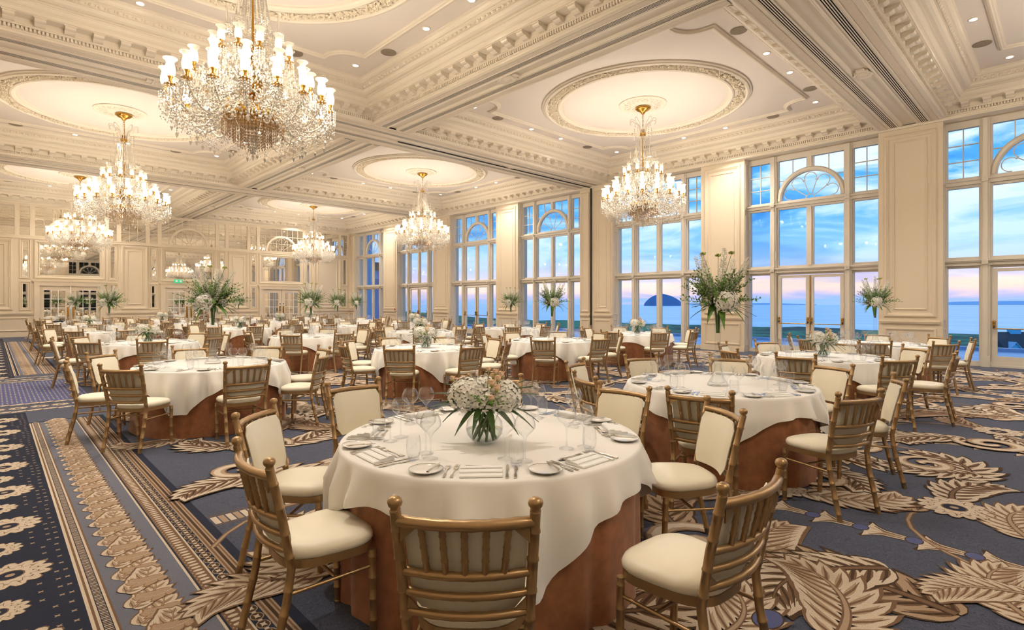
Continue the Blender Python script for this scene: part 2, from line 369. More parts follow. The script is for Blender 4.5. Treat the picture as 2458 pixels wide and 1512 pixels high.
# beams ---------------------------------------------------------------------------------------------
def beam(c, w, a, b, along):
    k = w/1.41; half = [(0,6.175),(.13,6.175),(.15,6.15),(.165,6.128),(.185,6.128),(.20,6.15),(.22,6.152),(.235,6.14)]
    s0 = .262
    for i in range(4): s = s0+i*.036; half += [(s,6.14),(s,6.172),(s+.017,6.172),(s+.017,6.14)]
    half += [(.42,6.14),(.43,6.12),(.45,6.12),(.46,6.135),(.475,6.135),(.475,6.127),(.60,6.127),(.60,6.137),(.64,6.12),(.66,6.125),(.705,6.14)]
    pr = [(-s*k, z) for s, z in reversed(half[1:])]+[(s*k, z) for s, z in half]
    tf = (lambda s, z, t: (t, c+s, z)) if along == 'x' else (lambda s, z, t: (c+s, t, z))
    m = MB(); n = len(pr); vs = [tf(s, z, a) for s, z in pr]+[tf(s, z, b) for s, z in pr]
    for i in range(n-1):
        (s1, z1), (s2, z2) = pr[i], pr[i+1]; mid = abs((s1+s2)/2)/k
        mi = 1 if (z1 == z2 == 6.172 or (s1 == s2 and min(z1, z2) == 6.14 and max(z1, z2) == 6.172)) else (2 if .48 < mid < .595 else 0)
        m.add([vs[i], vs[i+1], vs[n+i+1], vs[n+i]], [(0,1,2,3)], mi)
    o = struct(m.build('beam', [MT['plaster'], MT['slot'], MT['guil']]))
    return o
def rosette(parent, x, y, rz):
    r = MB(); r.lathe([(.17,6.16),(.17,6.118),(.15,6.11),(.13,6.118),(.105,6.124),(.09,6.112),(.075,6.118),(.05,6.105),(0,6.1)], 32, sm=False, cap=False)
    r.box(-.20, .20, -.125, .125, 6.122, 6.17); r.box(-.30, -.2, -.07, .07, 6.135, 6.17); r.box(.2, .30, -.07, .07, 6.135, 6.17)
    r.build('rosette', MT['plaster'], parent, (x, y, 0), rz)
RY = [(CY[i]+HY, CY[i+1]-HY) for i in range(3)]
for y0, y1 in RY:
    o = beam((y0+y1)/2, y1-y0, XL-.1, XW, 'x')
    for cx_ in CX: rosette(o, cx_, (y0+y1)/2, 0)
bx0, bx1 = CX[0]+HX, CX[1]-HX
for cy_ in CY:
    o = beam((bx0+bx1)/2, bx1-bx0, cy_-HY, cy_+HY, 'y'); rosette(o, (bx0+bx1)/2, cy_, pi/2)
m = MB(); m.box(XL-.4, XW+.8, YF-.4, YB+.4, 7.0, 7.25); struct(m.build('roof', MT['slot']))  # roof: unseen slab added above the ceiling to block sky light
m = MB(); m.box(XW-.075, XW+.5, YF, YB, 6.09, 6.142); m.box(XW-.10, XW+.02, YF, YB, 6.112, 6.145); struct(m.build('trim_1', MT['plaster']))
m = MB(); m.box(XL-.2, XL+.06, YF, YB, 6.09, 6.143); m.box(XL, XW, YF-.2, YF+.25, 6.09, 6.143); m.box(XL, XW, YB-.01, YB+.25, 6.085, 6.143); struct(m.build('trim_2', MT['plaster']))
# partition track and post on the second beam
m = MB(); m.box(bx1+.1, XW, 13.245, 13.275, 6.10, 6.13); m.box(XW-.055, XW+.1, 13.235, 13.285, 0.0, 6.12); struct(m.build('trim_3', MT['slot']))

# window wall -----------------------------------------------------------------------------------------
WIN = [(.46, 1), (5.41, 1), (10.45, 0), (15.63, 0), (20.69, 1), (25.77, 1), (30.9, 0), (-4.5, 0)]  # last window is out of view, added to let in light
OW = 1.79
mo = sorted(w for w, _ in WIN); edges = [YF-.2]
for w in mo: edges += [w-OW, w+OW]
edges.append(YB+.3)
piers = [(edges[i], edges[i+1]) for i in range(0, len(edges), 2)]
m = MB()
for a, b in piers: m.box(XW, XW+.6, a, b, 0, 6.1)
m.box(XW+.35, XW+.6, YF-.2, YB+.3, 6.03, 7.0)
wall_right = struct(m.build('wall_right', MT['wall']))
tfw = lambda u, v, w: (XW-w, u, v)
PANEL = [(0,0),(0,.02),(.02,.045),(.05,.05),(.06,.035),(.085,.03),(.10,.012),(.115,.012),(.12,-.004)]
INNER = [(0,-.004),(0,.012),(.012,.022),(.03,.02),(.045,.002)]
for i, (a, b) in enumerate(piers):
    w = b-a
    if w < 1.0:
        if a < YF: continue
        segs = [(a, b)] if w > .35 else []
    elif a < 13.26 < b: segs = [(a, 13.21), (13.31, b)]
    else: segs = [(a, b)]
    for s0, s1 in segs:
        pw = s1-s0; g = min(.13, pw*.1)
        m = MB(); m.frame(s0+g, s1-g, 1.18, 5.96, PANEL, tfw, 0)
        if pw-2*g > .55: m.frame(s0+g+.19, s1-g-.19, 1.37, 5.77, INNER, tfw, 0)
        m.build('panel_moulding', MT['wall'], wall_right)
        m = MB(); m.frame(s0+g, s1-g, .20, .90, [(0,0),(0,.015),(.015,.03),(.04,.03),(.05,.015),(.07,.012),(.075,0)], tfw, 0)
        m.build('dado_moulding', MT['wall'], wall_right)
        m = MB()
        for z0, z1, d in ((1.0,1.02,.03),(1.02,1.055,.055),(1.055,1.075,.07),(1.075,1.09,.05)): m.box(XW-d, XW, s0+g*.4, s1-g*.4, z0, z1)
        m.build('chair_rail', MT['wall'], wall_right)
        m = MB(); m.box(XW-.03, XW, s0, s1, 0, .15); m.box(XW-.045, XW, s0, s1, .0, .03); m.box(XW-.02, XW, s0, s1, .15, .17); m.build('baseboard', MT['wall'], wall_right)
# reveals: panelled inside faces of each opening
for a, b in piers:
    for e, sgn in ((a, -1), (b, 1)):
        if e < YF or e > YB: continue
        m = MB(); tfr = lambda u, v, w, e=e, sgn=sgn: (XW+u, e+sgn*w, v)
        for z0, z1 in ((.2,.9),(1.1,4.3),(4.5,5.95)): m.frame(.05, .29, z0, z1, [(0,0),(0,.012),(.015,.02),(.03,.012),(.035,0)], tfr)
        m.build('reveal_moulding', MT['frame'], wall_right)

def make_window(name, door):
    root = empty(name); X0 = 0
    Z = (.12, 2.41, 2.69, 4.41, 4.67, 5.90)
    m = MB()
    for s in (-1, 1): m.box(-.09, .06, *sorted((s*1.74, s*1.83)), 0, 6.05); m.box(-.13, -.05, *sorted((s*1.775, s*1.84)), 0, 6.05)
    m.box(-.085, .055, -1.83, 1.83, 5.90, 6.06); m.box(-.085, .055, -1.83, 1.83, 0, .12); m.box(-.11, -.05, -1.83, 1.83, 0, .05)
    m.build('frame', MT['frame'], root)
    for s in (-1, 1):
        m = MB(); m.box(-.05, .05, *sorted((s*.885, s*1.14)), .1, 5.92); m.box(-.13, .04, *sorted((s*.925, s*1.10)), 0, 6.05); m.box(-.17, .0, *sorted((s*.965, s*1.06)), 0, 6.05)
        m.box(-.19, 0, *sorted((s*.93, s*1.095)), 0, .26); m.build('mullion', MT['frame'], root)
    for z0, z1 in ((Z[1], Z[2]), (Z[3], Z[4])):
        m = MB(); m.box(-.045, .045, -1.75, 1.75, z0, z1); m.box(-.15, .04, -1.8, 1.8, z0+.06, z1-.07); m.box(-.20, .0, -1.8, 1.8, z0+.14, z1-.075); m.box(-.23, .0, -1.8, 1.8, z1-.11, z1-.085)
        t = m.build('transom', MT['frame'], root)
        for s in (-1, 1):
            q = MB(); q.box(-.25, -.1, s*1.012-.06, s*1.012+.06, z0+.09, z1-.05)
            o = len(q.v); q.lathe([(.035,0),(.035,.012),(.02,.012),(.018,.004),(0,.004)], 14, (0,0,0), 0, False, False)
            q.v[o:] = [(-.25-v[2], s*1.012+v[0], (z0+z1)/2+.02+v[1]) for v in q.v[o:]]
            q.build('rosette_block', MT['frame'], t)
    def centre(z0, z1):
        m = MB(); m.box(-.042, .042, -.10, .10, z0, z1); m.box(-.09, .03, -.055, .055, z0, z1); return m
    centre(Z[2]-.01, Z[3]+.01).build('centre_mullion', MT['frame'], root); centre(5.60, 5.92).build('centre_mullion', MT['frame'], root)
    def pane(u0, u1, z0, z1, par=root):
        m = MB(); m.box(-.004, .004, u0, u1, z0, z1); return m.build('pane', MT['pane'], par)
    for s in (-1, 1):
        for z0, z1 in ((Z[0], Z[1]), (Z[2], Z[3])):
            pane(*sorted((s*1.14, s*1.74)), z0, z1)
        pane(*sorted((s*.1, s*.885)), Z[2], Z[3])
        # top side light: two by three
        zz = [Z[4]+(Z[5]-Z[4])*i/3 for i in range(4)]; uu = [s*1.14, s*1.44, s*1.74]
        for i in range(3):
            for j in range(2): pane(*sorted((uu[j], uu[j+1])), zz[i], zz[i+1])
        m = MB(); m.box(-.02, .02, s*1.44-.011, s*1.44+.011, Z[4], Z[5])
        for z in zz[1:3]: m.box(-.02, .02, *sorted((s*1.14, s*1.74)), z-.011, z+.011)
        m.build('muntin_grid', MT['frame'], root)
        # spandrel panes over the arch
        def arch(u): return Z[4]+sqrt(max(0, .93**2-u*u))
        m = MB(); poly = [(s*(.1+.785*i/10), arch(.1+.785*i/10)-.03) for i in range(11)]+[(s*.885, Z[5]), (s*.1, Z[5])]
        m.ext(poly, lambda u, v, w: (w, u, v), -.004, .004); m.build('pane', MT['pane'], root)
        m = MB(); m.box(-.02, .02, s*.49-.011, s*.49+.011, arch(.49)-.02, Z[5]); ua = sqrt(.93**2-(5.29-Z[4])**2); m.box(-.02, .02, *sorted((s*(ua-.02), s*.885)), 5.279, 5.301)
        m.build('muntin_grid', MT['frame'], root)
    m = MB(); n = 32; vs = []
    for i in range(n+1):
        a = pi*i/n
        for r, x in ((.80,-.05),(.80,.05),(.94,.05),(.94,-.05),(.90,-.09),(.84,-.09)): vs.append((x, r*cos(a), Z[4]+r*sin(a)))
    m.add(vs, [(i*6+j, i*6+(j+1) % 6, i*6+6+(j+1) % 6, i*6+6+j) for i in range(n) for j in range(6)]); m.build('arch', MT['frame'], root)
    m = MB(); m.ext([(.81*cos(pi*i/24), Z[4]+.81*sin(pi*i/24)) for i in range(25)], lambda u, v, w: (w, u, v), -.004, .004); m.build('fanlight_pane', MT['pane'], root)
    m = MB(); rr = .012
    m.tube([(0, .12*cos(pi*i/12), Z[4]+.12*sin(pi*i/12)) for i in range(13)], rr, 6)
    for k in range(1, 5):
        a = pi*k/5; m.tube([(0, .12*cos(a), Z[4]+.12*sin(a)), (0, .56*cos(a), Z[4]+.56*sin(a))], rr, 6)
        m.tube([(0, .56*cos(a)-.04*sin(a), Z[4]+.56*sin(a)+.04*cos(a)), (0, .56*cos(a)+.04*sin(a), Z[4]+.56*sin(a)-.04*cos(a))], rr, 6)
    for k in range(5):
        a = pi*(k+.5)/5; cr = .60; R = .165
        pts = []
        for i in range(15):
            q = a+radians(-118+236*i/14); u, v = cr*cos(a)+R*cos(q), cr*sin(a)+R*sin(q)
            if v > .005: pts.append((0, u, Z[4]+v))
        m.tube(pts, rr, 6)
    m.build('fan_tracery', MT['frame'], root)
    if not door:
        centre(Z[0]-.02, Z[1]+.01).build('centre_mullion', MT['frame'], root)
        for s in (-1, 1): pane(*sorted((s*.1, s*.885)), Z[0], Z[1])
    else:
        for s in (-1, 1):
            d = MB(); d.box(-.07, .0, *sorted((s*.005, s*.105)), .05, Z[1]-.02); d.box(-.07, .0, *sorted((s*.80, s*.90)), .05, Z[1]-.02)
            d.box(-.066, -.004, *sorted((s*.1, s*.81)), .052, .26); d.box(-.066, -.004, *sorted((s*.1, s*.81)), Z[1]-.10, Z[1]-.022)
            leaf = d.build('door_leaf', MT['frame'], root); pane(*sorted((s*.105, s*.80)), .26, Z[1]-.10, leaf)
            b = MB(); b.tube([(-.15, s*.08, .93), (-.15, s*.86, .93)], .014, 8)
            for u in (.05, .86): b.box(-.10, -.068, s*u-.028, s*u+.028, .95, 1.12); b.tube([(-.09, s*u, 1.0), (-.15, s*u, .93)], .013, 8, 1); b.ball((-.11, s*u, 1.08), .025, 8, 6)
            b.build('panic_bar', [MT['brass'], MT['black']], leaf)
        d = MB(); d.tube([(-.085, -.02, .1), (-.085, -.02, Z[1]-.05)], .013, 8); d.build('bolt_rod', MT['brass'], root)
    return root
protos = {k: make_window('window_1', k) for k in (0, 1)}
used = {}
WLAB = {.46: 1, 5.41: 2, 10.45: 3, 15.63: 4, 20.69: 5, 25.77: 6, 30.9: 7, -4.5: 8}
for p in protos.values(): remember(p)
for y, d in WIN:
    if d not in used: o = protos[d]; used[d] = 1; o.location = (XW+.38, y, 0)
    else: o = copy_tree(protos[d], None, (XW+.38, y, 0))
    struct(o); o.name = 'window_%d' % WLAB[y]
# front wall behind the camera: three windows on a dark evening, seen only in the mirrors
m = MB(); m.box(XL-.3, XW+.3, YF-.5, YF-.35, 0, 7); struct(m.build('night_backing', MT['night']))  # dark sheet added behind the windows to stand for night outside
FW = (2.6, 7.62, 12.64); ed = [XL-.2]
for x in FW: ed += [x-OW, x+OW]
ed.append(XW+.2)
m = MB()
for i in range(0, len(ed), 2): m.box(ed[i], ed[i+1], YF-.36, YF, 0, 6.1)
m.box(XL-.2, XW+.2, YF-.36, YF-.2, 6.03, 7); wf = struct(m.build('wall_front', MT['wall']))
for i in range(0, len(ed), 2):
    a, b = ed[i], ed[i+1]
    if b-a > .6: m = MB(); m.frame(a+.13, b-.13, 1.18, 5.96, PANEL, lambda u, v, w: (u, YF+w, v)); m.build('panel_moulding', MT['wall'], wf)
for i, x in enumerate(FW): o = copy_tree(protos[0], None, (x, YF-.2, 0), -pi/2); struct(o); o.name = 'window_%d' % (9+i)
# aisle wall
m = MB(); m.box(XL-.3, XL, YF-.2, YB+.3, 0, 7); wl = struct(m.build('wall_left', MT['wall']))
for k in range(8):
    y0 = YF+.3+k*5.02; m = MB(); tfl = lambda u, v, w: (XL+w, u, v)
    m.frame(y0, y0+4.4, 1.2, 5.9, PANEL, tfl); m.frame(y0, y0+4.4, .2, .9, [(0,0),(0,.02),(.03,.03),(.06,0)], tfl); m.build('panel_moulding', MT['wall'], wl)

# mirror wall -----------------------------------------------------------------------------------------
tfb = lambda u, v, w: (u, YB-w, v)
DC = (2.73, 7.73, 12.68); DH = 1.33
m = MB(); lo = XL-.2
for c in DC: m.box(lo, c-1.12, YB, YB+.3, 0, 2.45); lo = c+1.12
m.box(lo, XW+.5, YB, YB+.3, 0, 2.45); m.box(XL-.2, XW+.5, YB, YB+.3, 2.45, 7)
wb = struct(m.build('wall_back', MT['wall']))
def bbox(mb, u0, u1, z0, z1, d0, d1, mi=0): mb.box(u0, u1, YB-d1, YB-d0, z0, z1, mi)
def mould(u0, u1, z0, z1, prof, name='panel_moulding', mat='wall'):
    m = MB(); m.frame(u0, u1, z0, z1, prof, tfb); return m.build(name, MT[mat], wb)
def mirror(u0, u1, z0, z1, d=.008):
    m = MB(); bbox(m, u0, u1, z0, z1, .002, d); return m.build('mirror_pane', MT['mirror'], wb)
m = MB(); bbox(m, XL, XW, 4.52, 4.64, 0, .06); bbox(m, XL, XW, 4.62, 4.655, 0, .085); bbox(m, XL, XW, 4.50, 4.53, 0, .075); bbox(m, XL, XW, 5.99, 6.10, 0, .05); m.build('rail', MT['wall'], wb)
# upper row: mirrored lights between uprights
ups = [XL+.1]
for c in DC: ups += [c-1.90, c-1.38, c+1.38, c+1.88]
ups = [u for u in ups if u > XL+.05]+[XW-.75, XW-.15]
for u in ups: m = MB(); bbox(m, u-.09, u+.09, 4.64, 6.02, 0, .055); m.build('upright', MT['wall'], wb)
for a, b in zip(ups, ups[1:]):
    a, b = a+.09, b-.09
    if b-a < .15: continue
    is_door = any(abs((a+b)/2-c) < .3 for c in DC); n = 8 if is_door else (1 if b-a < .6 else (3 if b-a < 1.6 else 4))
    for i in range(n):
        u0, u1 = a+(b-a)*i/n, a+(b-a)*(i+1)/n
        for k in range(3):
            z0, z1 = 4.66+.445*k, 4.66+.445*(k+1)
            mirror(u0+.006, u1-.006, z0+.006, z1-.006)
    m = MB()
    for i in range(1, n): u = a+(b-a)*i/n; bbox(m, u-.011, u+.011, 4.65, 5.99, 0, .018)
    for k in (1, 2): bbox(m, a, b, 4.66+.445*k-.011, 4.66+.445*k+.011, 0, .018)
    m.build('muntin_grid', MT['wall'], wb)
    if is_door:
        c = (a+b)/2; m = MB(); vs = []
        for i in range(33):
            q = pi*i/32
            for r, w in ((.84,0),(.84,.05),(.95,.05),(.95,0)): vs.append(tfb(c+r*cos(q), 4.65+r*sin(q), w))
        m.add(vs, [(i*4+j, i*4+j+1, i*4+5+j, i*4+4+j) for i in range(32) for j in range(3)]); m.build('arch', MT['wall'], wb)
        m = MB(); P = lambda r, q: tfb(c+r*cos(q), 4.66+r*sin(q), .03)
        m.tube([P(.12, pi*i/12) for i in range(13)], .012, 6)
        for k in range(1, 5): m.tube([P(.12, pi*k/5), P(.56, pi*k/5)], .011, 6)
        for k in range(5):
            q0 = pi*(k+.5)/5; pts = []
            for i in range(13):
                q = q0+radians(-115+230*i/12); u, v = .62*cos(q0)+.18*cos(q), .62*sin(q0)+.18*sin(q)
                if v > 0: pts.append(tfb(c+u, 4.66+v, .03))
            m.tube(pts, .011, 6)
        m.build('fan_tracery', MT['wall'], wb)
BIG = [(0,0),(0,.03),(.02,.06),(.06,.065),(.075,.045),(.11,.04),(.13,.015),(.15,.015),(.155,0)]
SM = [(0,0),(0,.02),(.015,.035),(.035,.035),(.05,.012),(.06,0)]
for c in DC:
    mould(c-1.33, c+1.33, 2.68, 4.46, BIG, 'overdoor_frame'); mould(c-1.16, c+1.16, 2.80, 4.33, SM, 'overdoor_frame'); mirror(c-1.10, c+1.10, 2.86, 4.27)
    for s in (-1, 1):
        u = c+s*1.63
        for z0, z1 in ((2.66, 4.48), (1.2, 2.55)):
            mould(u-.20, u+.20, z0, z1, SM); mould(u-.125, u+.125, z0+.08, z1-.08, [(0,0),(0,.02),(.02,.025),(.05,.008)]); mirror(u-.075, u+.075, z0+.13, z1-.13)
    # door surround and two glazed leaves
    d = struct(empty('door_%d' % (DC.index(c)+1), (c, YB, 0)))
    m = MB()
    for s in (-1, 1): m.box(*sorted((s*1.12, s*1.32)), -.08, .02, 0, 2.4); m.box(*sorted((s*1.12, s*1.20)), -.06, .25, 0, 2.45)
    m.box(-1.33, 1.33, -.09, .02, 2.36, 2.56); m.box(-1.40, 1.40, -.13, .02, 2.56, 2.60); m.box(-1.36, 1.36, -.11, .02, 2.52, 2.56); m.build('architrave', MT['wall'], d)
    for s in (-1, 1):
        q = MB(); x = lambda a, b: sorted((s*a, s*b))
        q.box(*x(.01, .21), .0, .05, .02, 2.36); q.box(*x(.97, 1.13), .0, .05, .02, 2.36); q.box(*x(.2, .98), .004, .046, 2.16, 2.355); q.box(*x(.2, .98), .004, .046, .025, .46)
        leaf = q.build('door_leaf', MT['wall'], d)
        q = MB()
        for i in (1, 2): q.box(s*(.2+.78*i/3)-.011, s*(.2+.78*i/3)+.011, .005, .045, .46, 2.16)
        for i in range(1, 4): q.box(*x(.2, .98), .005, .045, .46+1.7*i/4-.011, .46+1.7*i/4+.011)
        q.build('muntin_grid', MT['white'], leaf)
        for i in range(3):
            for k in range(4):
                q = MB(); q.box(*x(.2+.26*i+.011, .46+.26*i-.011), .02, .026, .46+.425*k+.011, .885+.425*k-.011); q.build('pane', MT['mirror'], leaf)
        q = MB(); q.tube([(s*.10, -.05, .78), (s*.10, -.065, .82), (s*.10, -.065, 1.28), (s*.10, -.05, 1.32)], .02, 8); q.box(s*.10-.04, s*.10+.04, -.012, .0, .74, 1.36); q.build('pull_handle', MT['brass'], leaf)
        q = MB(); q.ball((s*.10, -.005, 1.5), .035, 10, 6); q.build('lock', MT['black'], leaf)
for u0, u1 in ((XL+.25, .62), (4.76, 5.78), (9.74, 10.72), (14.72, 16.42)):
    mould(u0-.06, u1+.06, 1.22, 4.46, BIG); mould(u0+.18, u1-.18, 1.46, 4.22, SM)
for u in (16.75,):
    for z0, z1 in ((2.66, 4.48), (1.2, 2.55)): mould(u-.2, u+.2, z0, z1, SM); mirror(u-.07, u+.07, z0+.13, z1-.13)
lo = XL
for c in list(DC)+[None]:
    hi_ = (c-1.4) if c else XW
    m = MB(); bbox(m, lo, hi_, 1.0, 1.05, 0, .05); bbox(m, lo, hi_, 1.05, 1.09, 0, .075); bbox(m, lo, hi_, 0, .16, 0, .035); bbox(m, lo, hi_, .16, .19, 0, .02); m.build('chair_rail', MT['wall'], wb)
    k = max(1, round((hi_-lo)/1.3)); w = (hi_-lo)/k
    for i in range(k): mould(lo+w*i+.1, lo+w*i+w-.1, .26, .88, SM, 'dado_moulding')
    if c: lo = c+1.4
# green exit sign over the middle door and a fire alarm button on the window wall
m = MB(); m.box(6.98, 7.38, YB-.2, YB-.17, 2.62, 2.80); q = tag(m.build('exit_sign', MT['exitg']), 'small green lit exit sign over the middle mirrored door', 'exit sign')
m = MB(); m.box(7.25, 7.33, YB-.208, YB-.2, 2.65, 2.77); m.box(7.20, 7.25, YB-.208, YB-.2, 2.70, 2.72); m.box(7.05, 7.14, YB-.208, YB-.2, 2.66, 2.76); m.build('arrow_and_door', MT['white'], q)
m = MB(); m.box(XW-.05, XW, 27.70, 27.80, 1.13, 1.23); q = tag(m.build('alarm_button', MT['red']), 'small red alarm call point on the pier between two windows', 'alarm button')
m = MB(); m.box(XW-.055, XW-.05, 27.73, 27.77, 1.16, 1.20); m.build('button_plate', MT['white'], q)
# ------------------------------------------------------------------ outside
def bluish(n, c, r=.9, **k): return pm(n, c, r, **k)
m = MB(); n = 96; R = 9500
m.add([(0,0,-30)]+[(R*cos(2*pi*i/n), R*sin(2*pi*i/n), -30) for i in range(n)], [(0, 1+i, 1+(i+1) % n) for i in range(n)])
sea_mat = pm('sea_water', '9CD0F0', .3, spec=.6); t_ = sea_mat.node_tree; b_ = t_.nodes['Principled BSDF']
g_ = t_.nodes.new('ShaderNodeTexCoord'); mp_ = t_.nodes.new('ShaderNodeMapping'); mp_.inputs['Scale'].default_value = (.01, .0015, 1); t_.links.new(g_.outputs['Object'], mp_.inputs[0])
n_ = N(t_, 'ShaderNodeTexNoise', inputs={'Scale': 1.0, 'Detail': 6, 'Roughness': .65}); t_.links.new(mp_.outputs[0], n_.inputs['Vector'])
r_ = ramp(t_, [(.35, '8CCBEE'), (.65, 'CDEBFA')]); t_.links.new(n_.outputs['Fac'], r_.inputs[0]); t_.links.new(r_.outputs[0], b_.inputs['Base Color'])
struct(m.build('sea', sea_mat))
random.seed(11)
def wob(x, y): return sin(x*.031+1.3)*cos(y*.023)+.6*sin(x*.071+y*.057)+.4*sin(x*.017-y*.093+2)
m = MB(); nx, ny = 62, 190; vs = []
for i in range(nx):
    x = 32+i*9.5
    for j in range(ny):
        y = -420+j*11.0
        z = -10.5-12*min(1, (x-32)/400)
        if x > 380: z += 2.6*math.exp(-((x-470)/60)**2)*(1+.35*wob(x, y))
        if x > 520: z -= (x-520)/9.5*.95
        z += .5*wob(x*2, y*2)*min(1, (x-32)/80)
        if y > 560: z += min(14, (y-560)*.045)*math.exp(-((x-430)/140)**2)
        vs.append((x, y, z))
m.add(vs, [(i*ny+j, i*ny+j+1, (i+1)*ny+j+1, (i+1)*ny+j) for i in range(nx-1) for j in range(ny-1)], 0, True)
land = pm('golf_course_turf', '27443A', .95); t_ = land.node_tree; b_ = t_.nodes['Principled BSDF']
g_ = t_.nodes.new('ShaderNodeTexCoord'); n_ = N(t_, 'ShaderNodeTexNoise', inputs={'Scale': .02, 'Detail': 8, 'Roughness': .6, 'Distortion': .6}); t_.links.new(g_.outputs['Object'], n_.inputs['Vector'])
r_ = ramp(t_, [(.36, '2E4440'), (.47, '3C5A4C'), (.53, '3F8A62'), (.60, '38785A'), (.63, '2C4A40'), (.75, '4A4A4C')]); t_.links.new(n_.outputs['Fac'], r_.inputs[0]); t_.links.new(r_.outputs[0], b_.inputs['Base Color'])
struct(m.build('golf_course', land))
m = MB(); m.box(XW+.55, 29.6, -30, 60, -.6, -.42); m.box(29.4, 29.7, -30, 60, -.6, -.28)
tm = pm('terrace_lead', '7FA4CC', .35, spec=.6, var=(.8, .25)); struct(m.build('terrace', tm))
def far(px, d): l = (px-1229)/FPX; return ((cos(YAW)+sin(YAW)*l)*d, (sin(YAW)-cos(YAW)*l)*d)
def ridge(name, x0, x1, d, hs, thick, mat, label, cat):
    m = MB(); n = len(hs)
    for i in range(n):
        px = x0+(x1-x0)*i/(n-1)
        a, b, c = far(px, d), far(px, d+thick*.45), far(px, d+thick)
        m.v += [(*a, -31), (*b, 1.55+hs[i]/FPX*(d+thick*.45)), (*c, -31)]
    for i in range(n-1):
        for j in range(2): m.f.append((i*3+j, i*3+j+1, i*3+4+j, i*3+3+j)); m.m.append(0); m.s.append(True)
    return tag(m.build(name, mat), label, cat)
rock = pm('hazy_rock', '2C6CA6', .95, var=(.02, .12)); rock2 = pm('hazy_hills', '8DBCE4', .95)  # blue distance haze is put into both base colours
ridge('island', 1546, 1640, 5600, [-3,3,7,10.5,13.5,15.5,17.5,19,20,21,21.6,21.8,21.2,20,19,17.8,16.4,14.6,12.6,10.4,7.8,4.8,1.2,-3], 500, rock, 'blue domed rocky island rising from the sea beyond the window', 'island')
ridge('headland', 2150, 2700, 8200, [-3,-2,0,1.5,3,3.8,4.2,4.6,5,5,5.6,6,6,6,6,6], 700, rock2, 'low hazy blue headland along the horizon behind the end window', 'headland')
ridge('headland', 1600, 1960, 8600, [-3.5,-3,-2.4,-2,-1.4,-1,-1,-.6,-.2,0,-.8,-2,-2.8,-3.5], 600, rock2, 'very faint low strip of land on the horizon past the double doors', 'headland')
# the neighbouring wing with its portico, and the lodge on the slope
hw = bluish('dusk_blue_wall', '58B8EE', .8); hd = bluish('dusk_slate', '2B3B48', .8); hl = bluish('dusk_stone', '7FB6E2', .8)  # blue dusk light is put into the wall and stone colours
e = tag(empty('portico_wing', (19, 36, 0)), 'blue-lit stone wing with column and cornice outside the last window', 'building')
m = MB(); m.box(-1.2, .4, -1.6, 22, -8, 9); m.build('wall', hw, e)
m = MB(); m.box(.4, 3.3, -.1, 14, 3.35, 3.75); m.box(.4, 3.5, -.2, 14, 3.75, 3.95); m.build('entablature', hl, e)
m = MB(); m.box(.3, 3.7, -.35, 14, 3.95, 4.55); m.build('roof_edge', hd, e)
for k, y in enumerate((.9, 5.5)):
    m = MB(); m.lathe([(.42,-.6),(.40,0),(.38,2.9),(.40,2.95),(.46,3.0),(.40,3.05),(.40,3.15),(.52,3.25),(.52,3.35)], 20, (2.3, y, 0)); m.build('column', hl, e)
hx, hy = far(2440, 150)
e = tag(empty('slope_lodge', (hx, hy, -13)), 'dark slate-roofed lodge with bright blue gables below the terrace', 'house')
e.rotation_euler.z = YAW-pi/2
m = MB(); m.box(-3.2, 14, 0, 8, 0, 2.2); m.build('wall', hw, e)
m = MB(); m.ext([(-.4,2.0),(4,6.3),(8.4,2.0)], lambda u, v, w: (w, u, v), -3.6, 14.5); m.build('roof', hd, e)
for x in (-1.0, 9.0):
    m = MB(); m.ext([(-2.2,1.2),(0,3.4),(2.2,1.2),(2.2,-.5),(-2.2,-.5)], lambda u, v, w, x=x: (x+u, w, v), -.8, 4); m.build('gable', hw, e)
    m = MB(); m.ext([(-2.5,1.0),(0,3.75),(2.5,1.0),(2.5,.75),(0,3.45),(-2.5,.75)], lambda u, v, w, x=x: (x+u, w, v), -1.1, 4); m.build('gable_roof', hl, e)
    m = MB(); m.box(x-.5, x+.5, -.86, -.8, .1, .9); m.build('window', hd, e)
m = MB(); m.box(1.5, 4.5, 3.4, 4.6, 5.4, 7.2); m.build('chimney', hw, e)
# one dark tree beside the portico
random.seed(3); m = MB(); tx, ty = far(922, 62)
e = tag(empty('terrace_tree', (tx, ty, -6)), 'dark leafy shrub standing beside the portico column outside', 'tree')
for i in range(260):
    a, b = random.uniform(0, 2*pi), random.uniform(-.5, 1.4); r = random.uniform(.5, 1.5)
    m.octa((r*cos(a)*cos(b), r*sin(a)*cos(b), 6.6+1.6*sin(b)), random.uniform(.1, .22), random.uniform(.1, .2))
m.build('foliage', MT['leaf'], e); m = MB(); m.tube([(0,0,0),(0,0,6.5)], .12, 6); m.build('trunk', hd, e)

